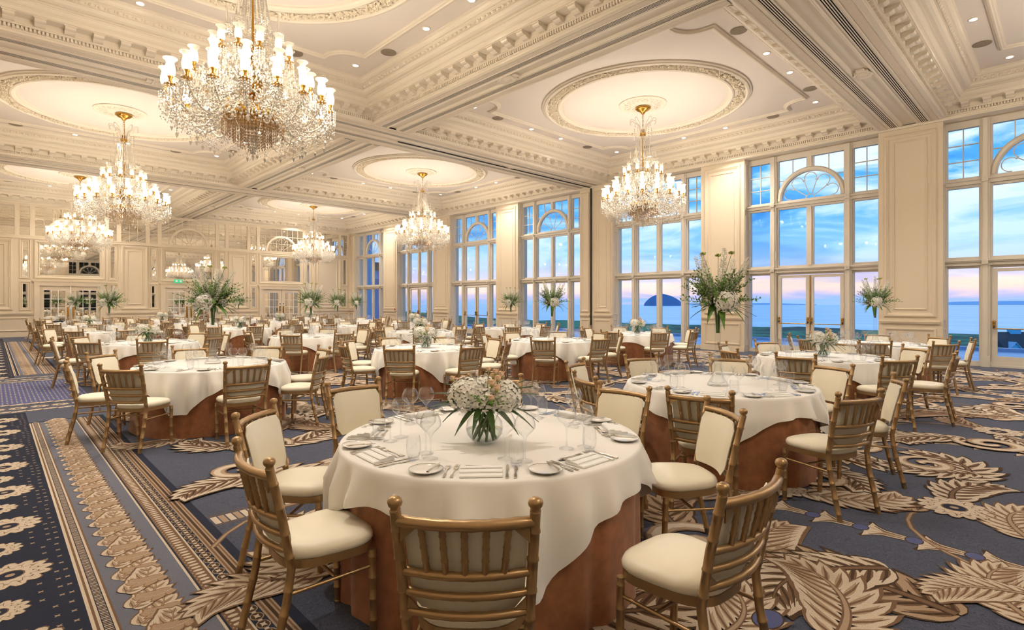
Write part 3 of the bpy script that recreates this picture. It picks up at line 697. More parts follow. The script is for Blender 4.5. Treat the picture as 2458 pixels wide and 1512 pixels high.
# ------------------------------------------------------------------ carpet pattern: flat woven motifs laid on the ground colour
CM = [pm('carpet_'+n, c, .95, spec=.1, var=(220, .22), bump=(260, .3, 'n')) for n, c in (('cream', 'C9B9A4'), ('tan', 'A78F77'), ('brown', '775D48'), ('umber', '4E3C2E'), ('navy', '2E3240'), ('slate', '6F717C'), ('rust', '8C6748'), ('blue', '5A6088'))]
CREAM, TAN, BROWN, UMBER, NAVY, SLATE, RUST, BLUE = range(8)
cp = MB()
BUF = None
def poly(pts, col, lay, tf=None):
    if tf: pts = [tf(p) for p in pts]
    if BUF is not None: BUF.append((lay, pts, col)); return
    z = .0006+lay*.0002; cp.add([(*p, z) for p in pts], [tuple(range(len(pts)))], col)
def woven(level, *fns):
    """one motif: its shapes in order, each a hair above the last, so that none share a plane"""
    global BUF
    BUF = []
    for f in fns: f()
    got, BUF = sorted(BUF, key=lambda q: q[0]), None; z = .0018+level*.0014
    for k, (_, pts, col) in enumerate(got): cp.add([(*p, z+k*1.6e-5) for p in pts], [tuple(range(len(pts)))], col)
def place(x, y, a=0, s=1, mir=1):
    c, q = cos(a)*s, sin(a)*s
    return lambda p: (x+p[0]*c-p[1]*mir*q, y+p[0]*q+p[1]*mir*c)
def quad(x0, x1, y0, y1, col, lay): poly([(x0,y0),(x1,y0),(x1,y1),(x0,y1)], col, lay)
def stroke(pts, ws, col, lay, tf=None):
    Lp = []; Rp = []
    for i, p in enumerate(pts):
        a, b = pts[max(0, i-1)], pts[min(len(pts)-1, i+1)]; d = hypot(b[0]-a[0], b[1]-a[1]) or 1
        nx, ny = -(b[1]-a[1])/d, (b[0]-a[0])/d; w = ws[i] if isinstance(ws, list) else ws
        Lp.append((p[0]+nx*w, p[1]+ny*w)); Rp.append((p[0]-nx*w, p[1]-ny*w))
    poly(Lp+Rp[::-1], col, lay, tf)
def spine(n, bend, ln=1.0, a0=0):
    pts = [(0, 0)]; a = a0
    for i in range(n): pts.append((pts[-1][0]+ln/n*cos(a), pts[-1][1]+ln/n*sin(a))); a += bend/n*(.4+1.2*i/n)
    return pts
LIGHT, DARK, MIDB = (BROWN, CREAM, TAN), (UMBER, TAN, BROWN), (UMBER, CREAM, BROWN)
def lobe(p, d, tx, ln, w, k, col, lay, tf):
    Lp = []; Rp = []; nx, ny = -d[1], d[0]
    for s_, ww in ((0, .30), (.22, .78), (.45, 1.0), (.68, .86), (.86, .5)):
        x, y = p[0]+d[0]*ln*s_*k+tx[0]*ln*.30*s_*s_*k, p[1]+d[1]*ln*s_*k+tx[1]*ln*.30*s_*s_*k
        Lp.append((x+nx*w*ww*k, y+ny*w*ww*k)); Rp.append((x-nx*w*ww*k, y-ny*w*ww*k))
    tip = (p[0]+d[0]*ln*k+tx[0]*ln*.36*k, p[1]+d[1]*ln*k+tx[1]*ln*.36*k)
    poly(Lp+[tip]+Rp[::-1], col, lay, tf)
def plume(tf, bend=1.6, W=.26, lobes=6, rich=2, lay=1, cols=None):
    cols = cols or LIGHT; n = lobes; sp = spine(n*2, bend)
    for side in (1, -1):
        for i in range(n):
            a, b = sp[2*i], sp[2*i+1]; d_ = hypot(b[0]-a[0], b[1]-a[1]); tx, ty = (b[0]-a[0])/d_, (b[1]-a[1])/d_
            t = (i+.5)/n; ph = (1.15-.62*t)*side; d = (tx*cos(ph)-ty*sin(ph), tx*sin(ph)+ty*cos(ph))
            ln = W*(.55+1.0*sin(pi*t**.75))*(1.0 if side > 0 else .72); w = 1.05/n*.52
            lobe(a, d, (tx, ty), ln, w, 1.14, cols[0], lay, tf); lobe(a, d, (tx, ty), ln, w, 1.0, cols[1], lay+1, tf)
            if rich:
                lobe(a, d, (tx, ty), ln*.74, w*.42, 1.0, cols[2], lay+2, tf)
                if rich > 1: stroke([a, (a[0]+d[0]*ln*.5+tx*ln*.06, a[1]+d[1]*ln*.5+ty*ln*.06), (a[0]+d[0]*ln*.85+tx*ln*.2, a[1]+d[1]*ln*.85+ty*ln*.2)], [.010, .008, .002], cols[0], lay+3, tf)
    stroke(sp, [.034*(1-.8*i/(2*n)) for i in range(2*n+1)], cols[0], lay+4, tf); stroke(sp, [.018*(1-.8*i/(2*n)) for i in range(2*n+1)], cols[2], lay+5, tf)
def scroll(tf, turns=1.35, R=.3, w=.05, lay=1):
    for k, (ws, col) in enumerate(((1.2, BROWN), (1.0, TAN), (.5, CREAM))):
        pts = []; n = 22
        for i in range(n+1):
            t = i/n; a = 2*pi*turns*t; r = R*(1-t)**.75+.02
            pts.append((r*cos(a)-(w*.25*k/2), r*sin(a)))
        stroke(pts, [w*ws*(.25+.9*sin(pi*min(1, .15+.75*(1-i/n)))) for i in range(n+1)], col, lay+k, tf)
def flower(tf, r=.2, petals=14, lay=1, dk=NAVY):
    for j, (ro, col) in enumerate(((1.05, BROWN), (1.0, CREAM))):
        pts = []
        for i in range(petals*4):
            a = 2*pi*i/(petals*4); k = (.80, .97, 1.0, .95)[i % 4]; pts.append((r*ro*k*cos(a), r*ro*k*sin(a)))
        poly(pts, col, lay+j, tf)
    for i in range(petals):
        a = 2*pi*(i+.5)/petals; stroke([(r*.34*cos(a), r*.34*sin(a)), (r*.84*cos(a+.05), r*.84*sin(a+.05))], [r*.05, r*.008], TAN if i % 2 else BROWN, lay+2, tf)
    for j, (ro, col) in enumerate(((.70, BROWN), (.66, CREAM))):
        poly([(r*ro*(.78, 1, 1, .78)[i % 4]*cos(2*pi*(i+1.5)/(petals*4)), r*ro*(.78, 1, 1, .78)[i % 4]*sin(2*pi*(i+1.5)/(petals*4))) for i in range(petals*4)], col, lay+2.3+j*.2, tf)
    for q, col in ((.36, BROWN), (.31, dk), (.12, TAN)): poly([(r*q*cos(2*pi*i/12), r*q*sin(2*pi*i/12)) for i in range(12)], col, lay+3+(q < .3)+(q < .35), tf)
def link_motif(x, y, a):
    tf = place(x, y, a)
    poly([(0,-.06),(.05,-.10),(.09,-.16),(.12,-.15),(.10,-.08),(.13,0),(.10,.08),(.12,.15),(.09,.16),(.05,.10),(0,.06),(-.14,.045),(-.19,0),(-.14,-.045)], UMBER, 1, tf)
    poly([(0,-.05),(.05,-.085),(.095,-.145),(.10,-.07),(.12,0),(.10,.07),(.095,.145),(.05,.085),(0,.05),(-.13,.035),(-.17,0),(-.13,-.035)], CREAM, 2, tf)
    for s in (-1, 1): stroke([(-.16, s*.012), (0, s*.025), (.07, s*.085)], [.004, .010, .004], BROWN, 3, tf); stroke([(-.1, 0), (0, s*.008), (.09, s*.04)], [.003, .007, .003], TAN, 3, tf)
    for q, col in ((1, UMBER), (.86, BLUE)): poly([(.135+.052*q*cos(2*pi*i/14), .066*q*sin(2*pi*i/14)) for i in range(14)], col, 4+(q < 1), tf)
def seen(x, y, mg=.6):
    t = cos(YAW)*x+sin(YAW)*y; l = sin(YAW)*x-cos(YAW)*y
    return t > 1.2 and abs(l) < t*1.05+mg
# bordered runner beside the aisle
for (y0, y1) in ((-2.0, 9.3), (15.6, 29.3)):
    for a, b, col in ((.345,.36,CREAM),(.36,.372,BROWN),(.372,.384,CREAM),(.384,.425,NAVY),(.425,.437,CREAM),(.437,.447,BROWN),(.447,.80,SLATE),(.80,.812,CREAM),(.812,.822,NAVY),(.822,.90,BROWN),(.90,.91,CREAM),(.91,.98,NAVY),
                      (.98,.99,TAN),(.99,1.002,BROWN),(1.002,1.012,TAN),(1.012,1.03,UMBER),(1.03,1.04,TAN),(1.04,1.05,BROWN),(1.05,1.06,TAN),(1.06,1.115,NAVY)): quad(a, b, y0, y1, col, 0)
    quad(.30, 1.115, y1, y1+.06, NAVY, 0)
    y = max(y0, 1.0); k = 0
    while y < y1:
        k += 1
        if seen(.6, y):
            woven(k % 3, lambda: plume(place(.52, y-.04, radians(38), .30), 1.4, .30, 5, 2, 1, (BROWN, CREAM, TAN)), lambda: plume(place(.70, y+.03, radians(200), .18, -1), 2.2, .32, 4, 0, 12, (RUST, TAN, CREAM)))
        y += .196
    y = max(y0, 1.0); k = 0
    while y < y1:
        if seen(.9, y):
            tf = place(.945, y)
            for q, col in ((1, TAN), (.84, UMBER)): poly([(.033*q*cos(2*pi*i/10), .041*q*sin(2*pi*i/10)) for i in range(10)], col, 1+(q < 1), tf)
            poly([(.02*cos(2*pi*i/8)*(1 if i % 2 else .45), .026*sin(2*pi*i/8)*(1 if i % 2 else .45)) for i in range(8)], CREAM, 3, tf)
            poly([(.012*cos(2*pi*i/6), .045+.008*sin(2*pi*i/6)) for i in range(6)], CREAM, 1, tf)
            for q in (0, .045): poly([(.862+.026*cos(2*pi*i/8), y+q+.014*sin(2*pi*i/8)) for i in range(8)], CREAM, 1); quad(.828, .834, y+q+.016, y+q+.03, TAN, 1)
            if y < 10:
                for q in range(5): quad(.388, .421, y+q*.018, y+q*.018+.009, CREAM if q % 2 else TAN, 1)
        y += .09
# dark field with flowers and sprigs by the wall
y = 1.4; k = 0
while y < 31:
    if not (10.2 < y < 15):
        big = k % 2 == 0; woven(0, lambda: flower(place(.075 if big else .02, y, k*.3), .185 if big else .125, 13, 1))
        for q in range(4):
            for x in (.235, .30) if big else (.19, .27, .31):
                poly([(x+.018*cos(2*pi*i/8)*(1 if i % 2 else .4), y+q*.115+.018*sin(2*pi*i/8)*(1 if i % 2 else .4)) for i in range(8)], TAN, 1)
    y += .465; k += 1
for y0, y1 in ((-2, 10.3), (15, 32)): quad(-1.85, .345, y0, y1, NAVY, -.5)
# cross band under the beam: speckled blue ground between leafy hems
quad(-1.2, 1.2, 11.2, 14.2, BLUE, 0)
for i in range(24):
    for j in range(26):
        x, y = -.1+i*.055, 11.3+j*.112+(i % 2)*.056; poly([(x+.014, y), (x, y+.03), (x-.014, y), (x, y-.03)], CREAM if (i+j) % 3 else TAN, 1)
for y in (10.75, 14.65):
    for i in range(7): woven(i % 2, lambda: flower(place(-.2+i*.24, y, i), .11, 10, 1))
for y in (11.1, 14.3, 10.4, 15.0):
    for i in range(10): woven(i % 3, lambda: plume(place(-.3+i*.17, y, .2, .18), .8, .3, 3, 0, 1))
# striped band at the edge of the field near the front table
for k in range(14): quad(1.13+k*.05, 1.17+k*.05, 4.16, 4.31, (CREAM, TAN)[k % 2], 1)
for y in (4.13, 4.33): quad(1.12, 1.86, y, y+.015, BROWN, 1)
# the field
random.seed(21)
for k in range(-6, 95):
    y = .28+k*.302
    if seen(4.33, y, .3) and y > -2: link_motif(4.33, y, pi/2)
for x in (7.62, 12.7):
    for k in range(-4, 95):
        y = .3+k*.33
        if seen(x, y, .2): link_motif(x, y, pi/2)
for i in range(13):
    for j in range(-3, 31):
        x, y = 1.75+i*1.16+(.35 if j % 2 else 0), .62+j*1.1
        if not seen(x, y) or x > 16.6 or y > 32.8: continue
        if min(abs(x-c) for c in (4.33, 7.62, 12.7)) < .25: x += .3
        if 2.4 < x < 4.2 and y < 1.5: continue
        t = cos(YAW)*x+sin(YAW)*y; rich = 2 if t < 6.5 else (1 if t < 12 else 0); r = random.random; a = r()*6.28; nl = 8 if t < 8 else (6 if t < 14 else 4)
        pick = lambda: (LIGHT, LIGHT, DARK, MIDB)[int(r()*4)]; lv = 1+3*((i+2*j) % 3)
        arc = [(x+1.1*t_*cos(a+1.2*t_), y+1.1*t_*sin(a+1.2*t_)) for t_ in [q/8 for q in range(9)]]; woven(-1+.5*((i+j) % 2), lambda: (stroke(arc, [.02]*9, BROWN, 0), stroke(arc, [.009]*9, TAN, 1)))
        if (i+j) % 3 == 0:
            woven(lv+2.5, lambda: flower(place(x, y, a), .22+.05*r(), 14, 8))
            for q in range(3):
                b = a+q*2.1+r()*.5; woven(lv+q*.8, lambda: plume(place(x+.22*cos(b), y+.22*sin(b), b, .62+.2*r(), 1 if q % 2 else -1), 1.5+r(), .27, nl, rich, 1, pick()))
        elif (i+j) % 3 == 1:
            mir = 1 if r() < .5 else -1
            woven(lv, lambda: plume(place(x-.3*cos(a), y-.3*sin(a), a, 1.0+.3*r(), mir), 1.9+.6*r(), .25, nl+1, rich, 1, pick()))
            woven(lv+1.2, lambda: plume(place(x, y, a+2.6, .75, -mir), 1.5, .27, nl, rich, 3, pick())); woven(lv+2.4, lambda: scroll(place(x+.35*cos(a+1.6), y+.35*sin(a+1.6), a, .9, mir), 1.35, .27, .055, 9))
        else:
            woven(lv+2.4, lambda: scroll(place(x, y, a, 1), 1.5, .3, .06, 9)); woven(lv, lambda: plume(place(x+.25*cos(a), y+.25*sin(a), a+.7, .9, 1), 1.7, .26, nl, rich, 1, pick()))
            woven(lv+1.2, lambda: plume(place(x-.2*cos(a), y-.2*sin(a), a+3.4, .8, -1), 2.0, .28, nl, rich, 2, pick()))
# the large acanthus in front of the end window, laid by hand
for lv, (x, y, a, s, mir, b, cl) in enumerate(((3.45,.40,1.35,1.15,1,1.5,DARK), (3.75,.75,2.3,.95,1,1.3,MIDB), (2.8,.75,.0,.85,1,1.7,LIGHT), (3.62,.12,.75,.72,-1,1.5,LIGHT), (3.95,.15,1.9,.55,1,1.3,LIGHT), (2.35,1.15,-.3,.7,1,2.0,LIGHT), (3.3,1.25,.6,.75,-1,1.2,LIGHT), (4.9,.2,.5,.8,-1,1.6,LIGHT), (1.35,2.95,2.4,.7,1,1.8,LIGHT), (1.3,3.6,.9,.6,-1,1.8,LIGHT))):
    woven(2+lv % 6, lambda: plume(place(x, y, a, s, mir), b, .27, 10, 2, 8, cl))
woven(8, lambda: [poly([(2.72+.10*q*cos(2*pi*i/18), 1.03+.07*q*sin(2*pi*i/18)) for i in range(18)], col, 10+(q < 1)) for q, col in ((1, UMBER), (.9, BLUE))])
stuff(cp.build('carpet_pattern', CM, floor))

# ------------------------------------------------------------------ chandeliers
def build_chandelier():
    """origin at the ceiling; every height below is measured down from it"""
    root = empty('chandelier'); random.seed(8)
    m = MB(); m.lathe([(.20,-.02),(.21,-.05),(.18,-.07),(.15,-.10),(.08,-.13),(.05,-.17),(.03,-.20),(0,-.2)], 24, cap=False); m.build('canopy', MT['brass'], root)
    m = MB()
    for i in range(7):
        z = -.22-i*.055; pts = [(.022*cos(q)*(1 if i % 2 else 0), .022*cos(q)*(0 if i % 2 else 1), z+.034*sin(q)) for q in [2*pi*k/8 for k in range(8)]]
        m.tube(pts, .007, 5, closed=True)
    m.build('chain', MT['brass'], root)
    m = MB(); m.tube([(0,0,-.58),(0,0,-2.7)], .016, 8); m.ball((0,0,-.74), .085, 12, 8); m.lathe([(.03,-.60),(.07,-.64),(.05,-.67),(.02,-.69)], 12); m.build('stem', MT['brass'], root)
    m = MB()
    for k in range(10):
        a = 2*pi*k/10; pts = []
        for i in range(15):
            t = i/14
            if t < .6: u = t/.6; r, z = .05+.20*u**1.6, -.86+.46*sin(u*pi/2)
            else: u = (t-.6)/.4; r, z = .305+.055*cos(pi-u*4.4), -.40+.055*sin(pi-u*4.4)
            pts.append((r*cos(a), r*sin(a), z))
        m.tube(pts, [.011]*15, 6)
    m.build('crown_scrolls', MT['rope'], root)
    cr = MB()
    for k in range(10):
        a = 2*pi*k/10
        for i in range(5): cr.octa((.24*cos(a), .24*sin(a), -.62-.06*i), .014, .026)
    for k in range(26):                                    # column of bead strands
        a = 2*pi*k/26
        for i in range(26):
            t = i/25; r = .16+.10*t**1.3; cr.octa((r*cos(a), r*sin(a), -.88-.56*t), .0125, .0135)
    for k in range(14):
        a = 2*pi*(k+.5)/14
        for i in range(16): t = i/15; r = .10+.06*t; cr.octa((r*cos(a), r*sin(a), -.88-.56*t), .012, .017)
    # spires on little tented caps
    for k in range(6):
        a = 2*pi*k/6+.3; x, y = .33*cos(a), .33*sin(a)
        m = MB(); m.lathe([(.022,-1.42),(.012,-1.36),(.018,-1.33),(0,-1.08)], 6, (x, y, 0), 0, False, False); m.build('spire', MT['rope'], root)
        for q in range(12):
            b = 2*pi*q/12
            for i in range(4): cr.octa((x+.075*cos(b), y+.075*sin(b), -1.44-.035*i), .013, .017)
            cr.octa((x+.04*cos(b), y+.04*sin(b), -1.425), .015, .015)
    # shades, bulbs and cups
    def unit(s):
        sh = MB(); sh.lathe([(.024,0),(.046,.02),(.052,.06),(.045,.115),(.038,.145),(.042,.165),(.055,.185),(.068,.195)], 14, cap=False)
        sh.v = [(x*s, y*s, z*s) for x, y, z in sh.v]; rim = MB(); rim.tube([(.068*s*cos(2*pi*i/14), .068*s*sin(2*pi*i/14), .195*s) for i in range(14)], .004*s, 5, closed=True)
        sh.merge(rim)
        bu = MB(); bu.lathe([(0,.02),(.016,.025),(.026,.055),(.022,.09),(.010,.125),(0,.145)], 10, cap=False); bu.v = [(x*s, y*s, z*s) for x, y, z in bu.v]
        cu = MB(); cu.lathe([(0,-.10),(.014,-.10),(.012,-.06),(.022,-.05),(.014,-.035),(.026,-.005),(.030,.012),(.0,.012)], 10, cap=False); cu.v = [(x*s, y*s, z*s) for x, y, z in cu.v]
        pan = MB(); pan.lathe([(.0,-.095),(.05,-.085),(.062,-.075),(.05,-.078),(0,-.088)], 12, cap=False); pan.v = [(x*s, y*s, z*s) for x, y, z in pan.v]; cu.merge(pan)
        return sh.mesh('glass_shade', MT['shade']), bu.mesh('bulb', MT['bulb']), cu.mesh('candle_cup', MT['brass'])
    TI = [(12, .50, -1.80, .98, .0), (12, .77, -2.16, 1.08, .26), (18, 1.05, -2.44, 1.18, .1)]
    cups = []
    for n, R, z, s, ph in TI:
        ms, mb, mc = unit(s)
        for k in range(n):
            a = 2*pi*k/n+ph; x, y = R*cos(a), R*sin(a)
            c = link('candle_cup', mc, root, (x, y, z)); link('glass_shade', ms, c); link('bulb', mb, c); cups.append((x, y, z, s, R, a))
            for q in range(11):                                     # drops round each pan
                b = 2*pi*q/11; L_ = random.choice((3, 4, 5))
                for i in range(L_): cr.octa((x+.062*s*cos(b), y+.062*s*sin(b), z-.10-.034*i), .0125, .0165)
                cr.octa((x+.062*s*cos(b), y+.062*s*sin(b), z-.10-.034*L_-.015), .014, .034)
    # rope arms from the hub
    HUBZ = -2.62
    for n, R, z, s, ph in TI:
        for k in range(n):
            a = 2*pi*k/n+ph; pts = []
            r0, z0 = (.30, HUBZ) if R > .9 else ((.22, -2.35) if R > .6 else (.12, -2.0)); drop = .24 if R > .9 else .13
            for i in range(13):
                t = i/12; r = r0+(R-r0)*(t+.10*sin(pi*t)); zz = z0+(z-.1*s-z0)*t**2.2-drop*sin(pi*t)+.09*sin(min(1, t*3.2)*pi)*(R > .9)
                pts.append((r*cos(a), r*sin(a), zz))
            m = MB(); m.tube(pts, [.017]+[.0145]*11+[.011], 6); m.build('arm', MT['rope'], root)
    m = MB()
    for k in range(14):
        a = 2*pi*k/14; m.lathe([(.085,-2.60),(.085,-2.70),(.075,-2.73)], 8, (.31*cos(a), .31*sin(a), 0), 0, True)
    m.lathe([(.30,-2.58),(.40,-2.62),(.40,-2.72),(.36,-2.75),(.1,-2.76)], 32); m.build('gold_hub', MT['brass'], root)
    m = MB(); m.lathe([(.08,-2.1),(.14,-2.2),(.12,-2.3),(.2,-2.34),(.1,-2.4)], 16); m.build('gold_collar', MT['brass'], root)
    m = MB(); m.lathe([(.06,-1.72),(.12,-1.78),(.08,-1.84)], 14); m.build('gold_collar', MT['brass'], root)
    am = MB()
    for R, n, z, L_ in ((.40, 54, -2.72, 5), (.33, 42, -2.74, 6), (.25, 32, -2.76, 8), (.16, 20, -2.78, 9)):
        for k in range(n):
            a = 2*pi*k/n
            for i in range(L_ if L_ < 6 else L_-1): am.octa((R*cos(a), R*sin(a), z-.03-.043*i), .0095, .021)
    stuff(am.build('amber_prisms', MT['amber'], root))
    # chains of beads swagging between the outer pans and down to the basket
    outer = [c for c in cups if c[4] > 1]
    def swag(p, q, sag, n, r=.012):
        for i in range(n+1):
            t = i/n; cr.octa((p[0]+(q[0]-p[0])*t, p[1]+(q[1]-p[1])*t, p[2]+(q[2]-p[2])*t-sag*4*t*(1-t)), r, r*1.25)
    for i, c in enumerate(outer):
        d = outer[(i+1) % len(outer)]; swag((c[0], c[1], c[2]-.12), (d[0], d[1], d[2]-.12), .14, 11); swag((c[0]*.96, c[1]*.96, c[2]-.25), (d[0]*.96, d[1]*.96, d[2]-.25), .12, 10)
        h = (.41*cos(c[5]), .41*sin(c[5]), -2.70); swag((c[0]*.97, c[1]*.97, c[2]-.2), h, .26, 16); swag((c[0]*.9, c[1]*.9, c[2]-.05), (.2*cos(c[5]), .2*sin(c[5]), -2.25), .16, 13)
    mid = [c for c in cups if .6 < c[4] < 1]
    for i, c in enumerate(mid): d = mid[(i+1) % 12]; swag((c[0], c[1], c[2]-.1), (d[0], d[1], d[2]-.1), .15, 10); swag((c[0], c[1], c[2]-.2), (.15*cos(c[5]), .15*sin(c[5]), -2.0), .12, 10)
    inn = [c for c in cups if c[4] < .6]
    for i, c in enumerate(inn): d = inn[(i+1) % 12]; swag((c[0], c[1], c[2]-.1), (d[0], d[1], d[2]-.1), .1, 7); swag((c[0], c[1], c[2]-.05), (.08*cos(c[5]), .08*sin(c[5]), -1.5), .05, 8)
    for i in range(3600):                                           # the shimmering body between the tiers
        t = random.random(); R = .15+.92*t**1.0; a = random.uniform(0, 2*pi); r = R*sqrt(random.uniform(.25, 1)); z = -1.72-.80*t+random.uniform(-.16, .10)
        cr.octa((r*cos(a), r*sin(a), z), random.uniform(.009, .015), random.uniform(.014, .028))
    for i in range(2200):
        a = random.uniform(0, 2*pi); r = random.uniform(.5, 1.12); cr.octa((r*cos(a), r*sin(a), -2.62-.28*random.random()*(1.05-.4*abs(r-.9))), random.uniform(.010, .017), random.uniform(.014, .03))
    stuff(cr.build('crystal_strands', MT['crystal'], root))
    pd = MB(); pd.octa((0,0,0), .026, .06, 0, -.35); pd.octa((0,0,.055), .012, .014); mp_ = pd.mesh('pendant', MT['crystal'])
    lo_ = MB()
    for k in range(18):
        a = 2*pi*k/18+.12; link('pendant', mp_, root, (.98*cos(a), .98*sin(a), -2.98))
        a2 = a+pi/18; link('pendant', mp_, root, (.70*cos(a2), .70*sin(a2), -3.10))
        for i in range(5): lo_.octa((.98*cos(a), .98*sin(a), -2.90+.035*i), .010, .014)
        b = 2*pi*(k+1)/18+.12+pi/18
        for i in range(9):
            t = i/8; q = a2+(b-a2)*t; lo_.octa((.70*cos(q), .70*sin(q), -3.02-.09*4*t*(1-t)*.6), .010, .012)
        for i in range(11): t = i/10; lo_.octa(((.70+.28*t)*cos(a2), (.70+.28*t)*sin(a2), -3.02+.18*t-.05*sin(pi*t)), .009, .012)
    for i in range(9): lo_.octa((0, 0, -2.95-.03*i), .02*(1-i*.05), .018)
    for k in range(12):
        for i in range(7): a = 2*pi*k/12; lo_.octa((.09*(1-i/9)*cos(a), .09*(1-i/9)*sin(a), -2.98-.035*i), .011, .017)
    link('pendant', mp_, root, (0, 0, -3.24)); stuff(lo_.build('lower_festoons', MT['crystal'], root))
    return root
CH = build_chandelier(); remember(CH)
CLAB = {(0,1): 'largest crystal chandelier, hanging over the near tables with tiered glass shades', (1,1): 'crystal chandelier hanging in front of the island window', (0,2): 'crystal chandelier second from the front along the aisle side',
        (1,2): 'crystal chandelier second from the front along the window side', (0,3): 'aisle-side crystal chandelier closest to the mirrored wall', (1,3): 'window-side crystal chandelier closest to the mirrored wall',
        (1,0): 'unseen crystal chandelier added for light over the floor beside the end window', (0,0): 'unseen crystal chandelier added for light above the camera'}  # these two hang out of view, added to light the near end
GLOW = bpy.data.lights.new('chandelier_glow', 'POINT'); GLOW.energy = CHANDELIER_POWER/6; GLOW.color = LIGHT_COL; GLOW.shadow_soft_size = .07
first = True
for ix, cx_ in enumerate(CX):
    for iy, cy_ in enumerate(CY):
        loc = (cx_+(.08 if ix == 0 else .1), cy_+.05, ZC-.03)
        if first: o = CH; o.location = loc; first = False
        else: o = copy_tree(CH, None, loc)
        o.rotation_euler.z = .37*(ix*4+iy)
        tag(o, CLAB[ix, iy], 'chandelier', 'crystal chandeliers')
        for k in range(6):                                          # six point lights added just outside the shades stand for the bulbs
            q = o.rotation_euler.z+2*pi*(k+.5)/6+.1+pi/18
            lo = bpy.data.objects.new('chandelier_glow', GLOW); COL.objects.link(lo); lo.location = (loc[0]+1.12*cos(q), loc[1]+1.12*sin(q), loc[2]-2.30)
# ------------------------------------------------------------------ chairs
def rings(p0, p1, r, step=.1, first=.07):
    """bamboo-turned rod: points and radii with a raised ring every step"""
    a, b = Vector(p0), Vector(p1); Ln = (b-a).length; pts = [a]; rr = [r]; s = first
    while s < Ln-.02:
        for ds, k in ((-.007, 1), (-.003, 1.15), (.003, 1.15), (.007, 1)): pts.append(a+(b-a)*((s+ds)/Ln)); rr.append(r*k)
        s += step
    pts.append(b); rr.append(r); return pts, rr
def back_y(z): return -.195-.095*max(0, (z-.44)/.445)**1.15
def rail(mb, z, r, half, n, seg, ring=True):
    pts = []; rr = []
    for i in range(seg+1):
        u = -1+2*i/seg; pts.append((u*half, back_y(z)-.042*(1-u*u), z)); rr.append(r*(1.09 if ring and i % 3 == 1 else 1))
    mb.tube(pts, rr, n)
def seat_outline(k=1.0, n=28):
    out = []
    for i in range(n):
        a = 2*pi*i/n; c, s = cos(a), sin(a); e = .62
        x = abs(c)**e*(1 if c > 0 else -1); y = abs(s)**e*(1 if s > 0 else -1)
        w = .196+.026*y; out.append((x*w*k, (y*.205+.005)*k))
    return out
def seat_meshes(n=28):
    f = MB(); o = seat_outline(1.0, n); f.add([(x, y, .405) for x, y in o]+[(x, y, .442) for x, y in o], [tuple(range(n)), tuple(reversed(range(n, 2*n)))]); f.add([(x, y, .405) for x, y in o]+[(x, y, .442) for x, y in o], [(i, (i+1) % n, n+(i+1) % n, n+i) for i in range(n)], 0, True)
    c = MB(); vs = []; prof = [(.97,.44),(1.015,.452),(1.02,.468),(.98,.486),(.88,.497),(.65,.505),(.3,.509),(.0,.51)]
    for k, z in prof: vs += [(x*k, y*k, z) for x, y in o]
    c.add(vs, [(j*n+i, j*n+(i+1) % n, j*n+n+(i+1) % n, j*n+n+i) for j in range(len(prof)-1) for i in range(n)], 0, True)
    return f, c
def back_pad(nx=10, nz=7):
    m = MB(); vs = []
    for side in (0, 1):
        for j in range(nz+1):
            t = j/nz; z = .512+.318*t; hw = .178+.018*t
            if j in (0, nz): hw -= .028
            for i in range(nx+1):
                u = -1+2*i/nx; e = min(1, 4.5*min(1-abs(u), .5*min(t, 1-t)+.02))
                y = back_y(z)-.036*(1-u*u)+.017
                vs.append((u*hw, y+(.030*min(1, e+.25) if side else .002), z))
    w = nx+1; q = w*(nz+1)
    for side in (0, 1):
        m.add(vs[side*q:(side+1)*q], [(j*w+i, j*w+i+1, j*w+w+i+1, j*w+w+i) for j in range(nz) for i in range(nx)], 0, True)
    b = [i for i in range(w)]+[j*w+nx for j in range(1, nz+1)]+[nz*w+i for i in range(nx-1, -1, -1)]+[j*w for j in range(nz-1, 0, -1)]
    m.add([vs[i] for i in b]+[vs[q+i] for i in b], [(i, (i+1) % len(b), len(b)+(i+1) % len(b), len(b)+i) for i in range(len(b))])
    return m
def post_pts(s, ringed):
    segs = [((s*.192, -.285, 0), (s*.192, -.215, .30)), ((s*.192, -.215, .30), (s*.195, -.197, .44)), ((s*.195, -.197, .44), (s*.205, back_y(.66), .66)), ((s*.205, back_y(.66), .66), (s*.214, back_y(.885), .885))]
    P, Rr = [], []
    for a, b in segs:
        p, r = rings(a, b, .0175, .105, .05) if ringed else ([Vector(a), Vector(b)], [.0175, .0175])
        if P: p, r = p[1:], r[1:]
        P += p; Rr += r
    return P, Rr
def finial(mb, s, n=10): y = back_y(.885); mb.lathe([(.0175,.878),(.013,.888),(.021,.897),(.024,.908),(.020,.920),(.010,.926),(0,.927)], n, (s*.2145, y, 0), cap=False)
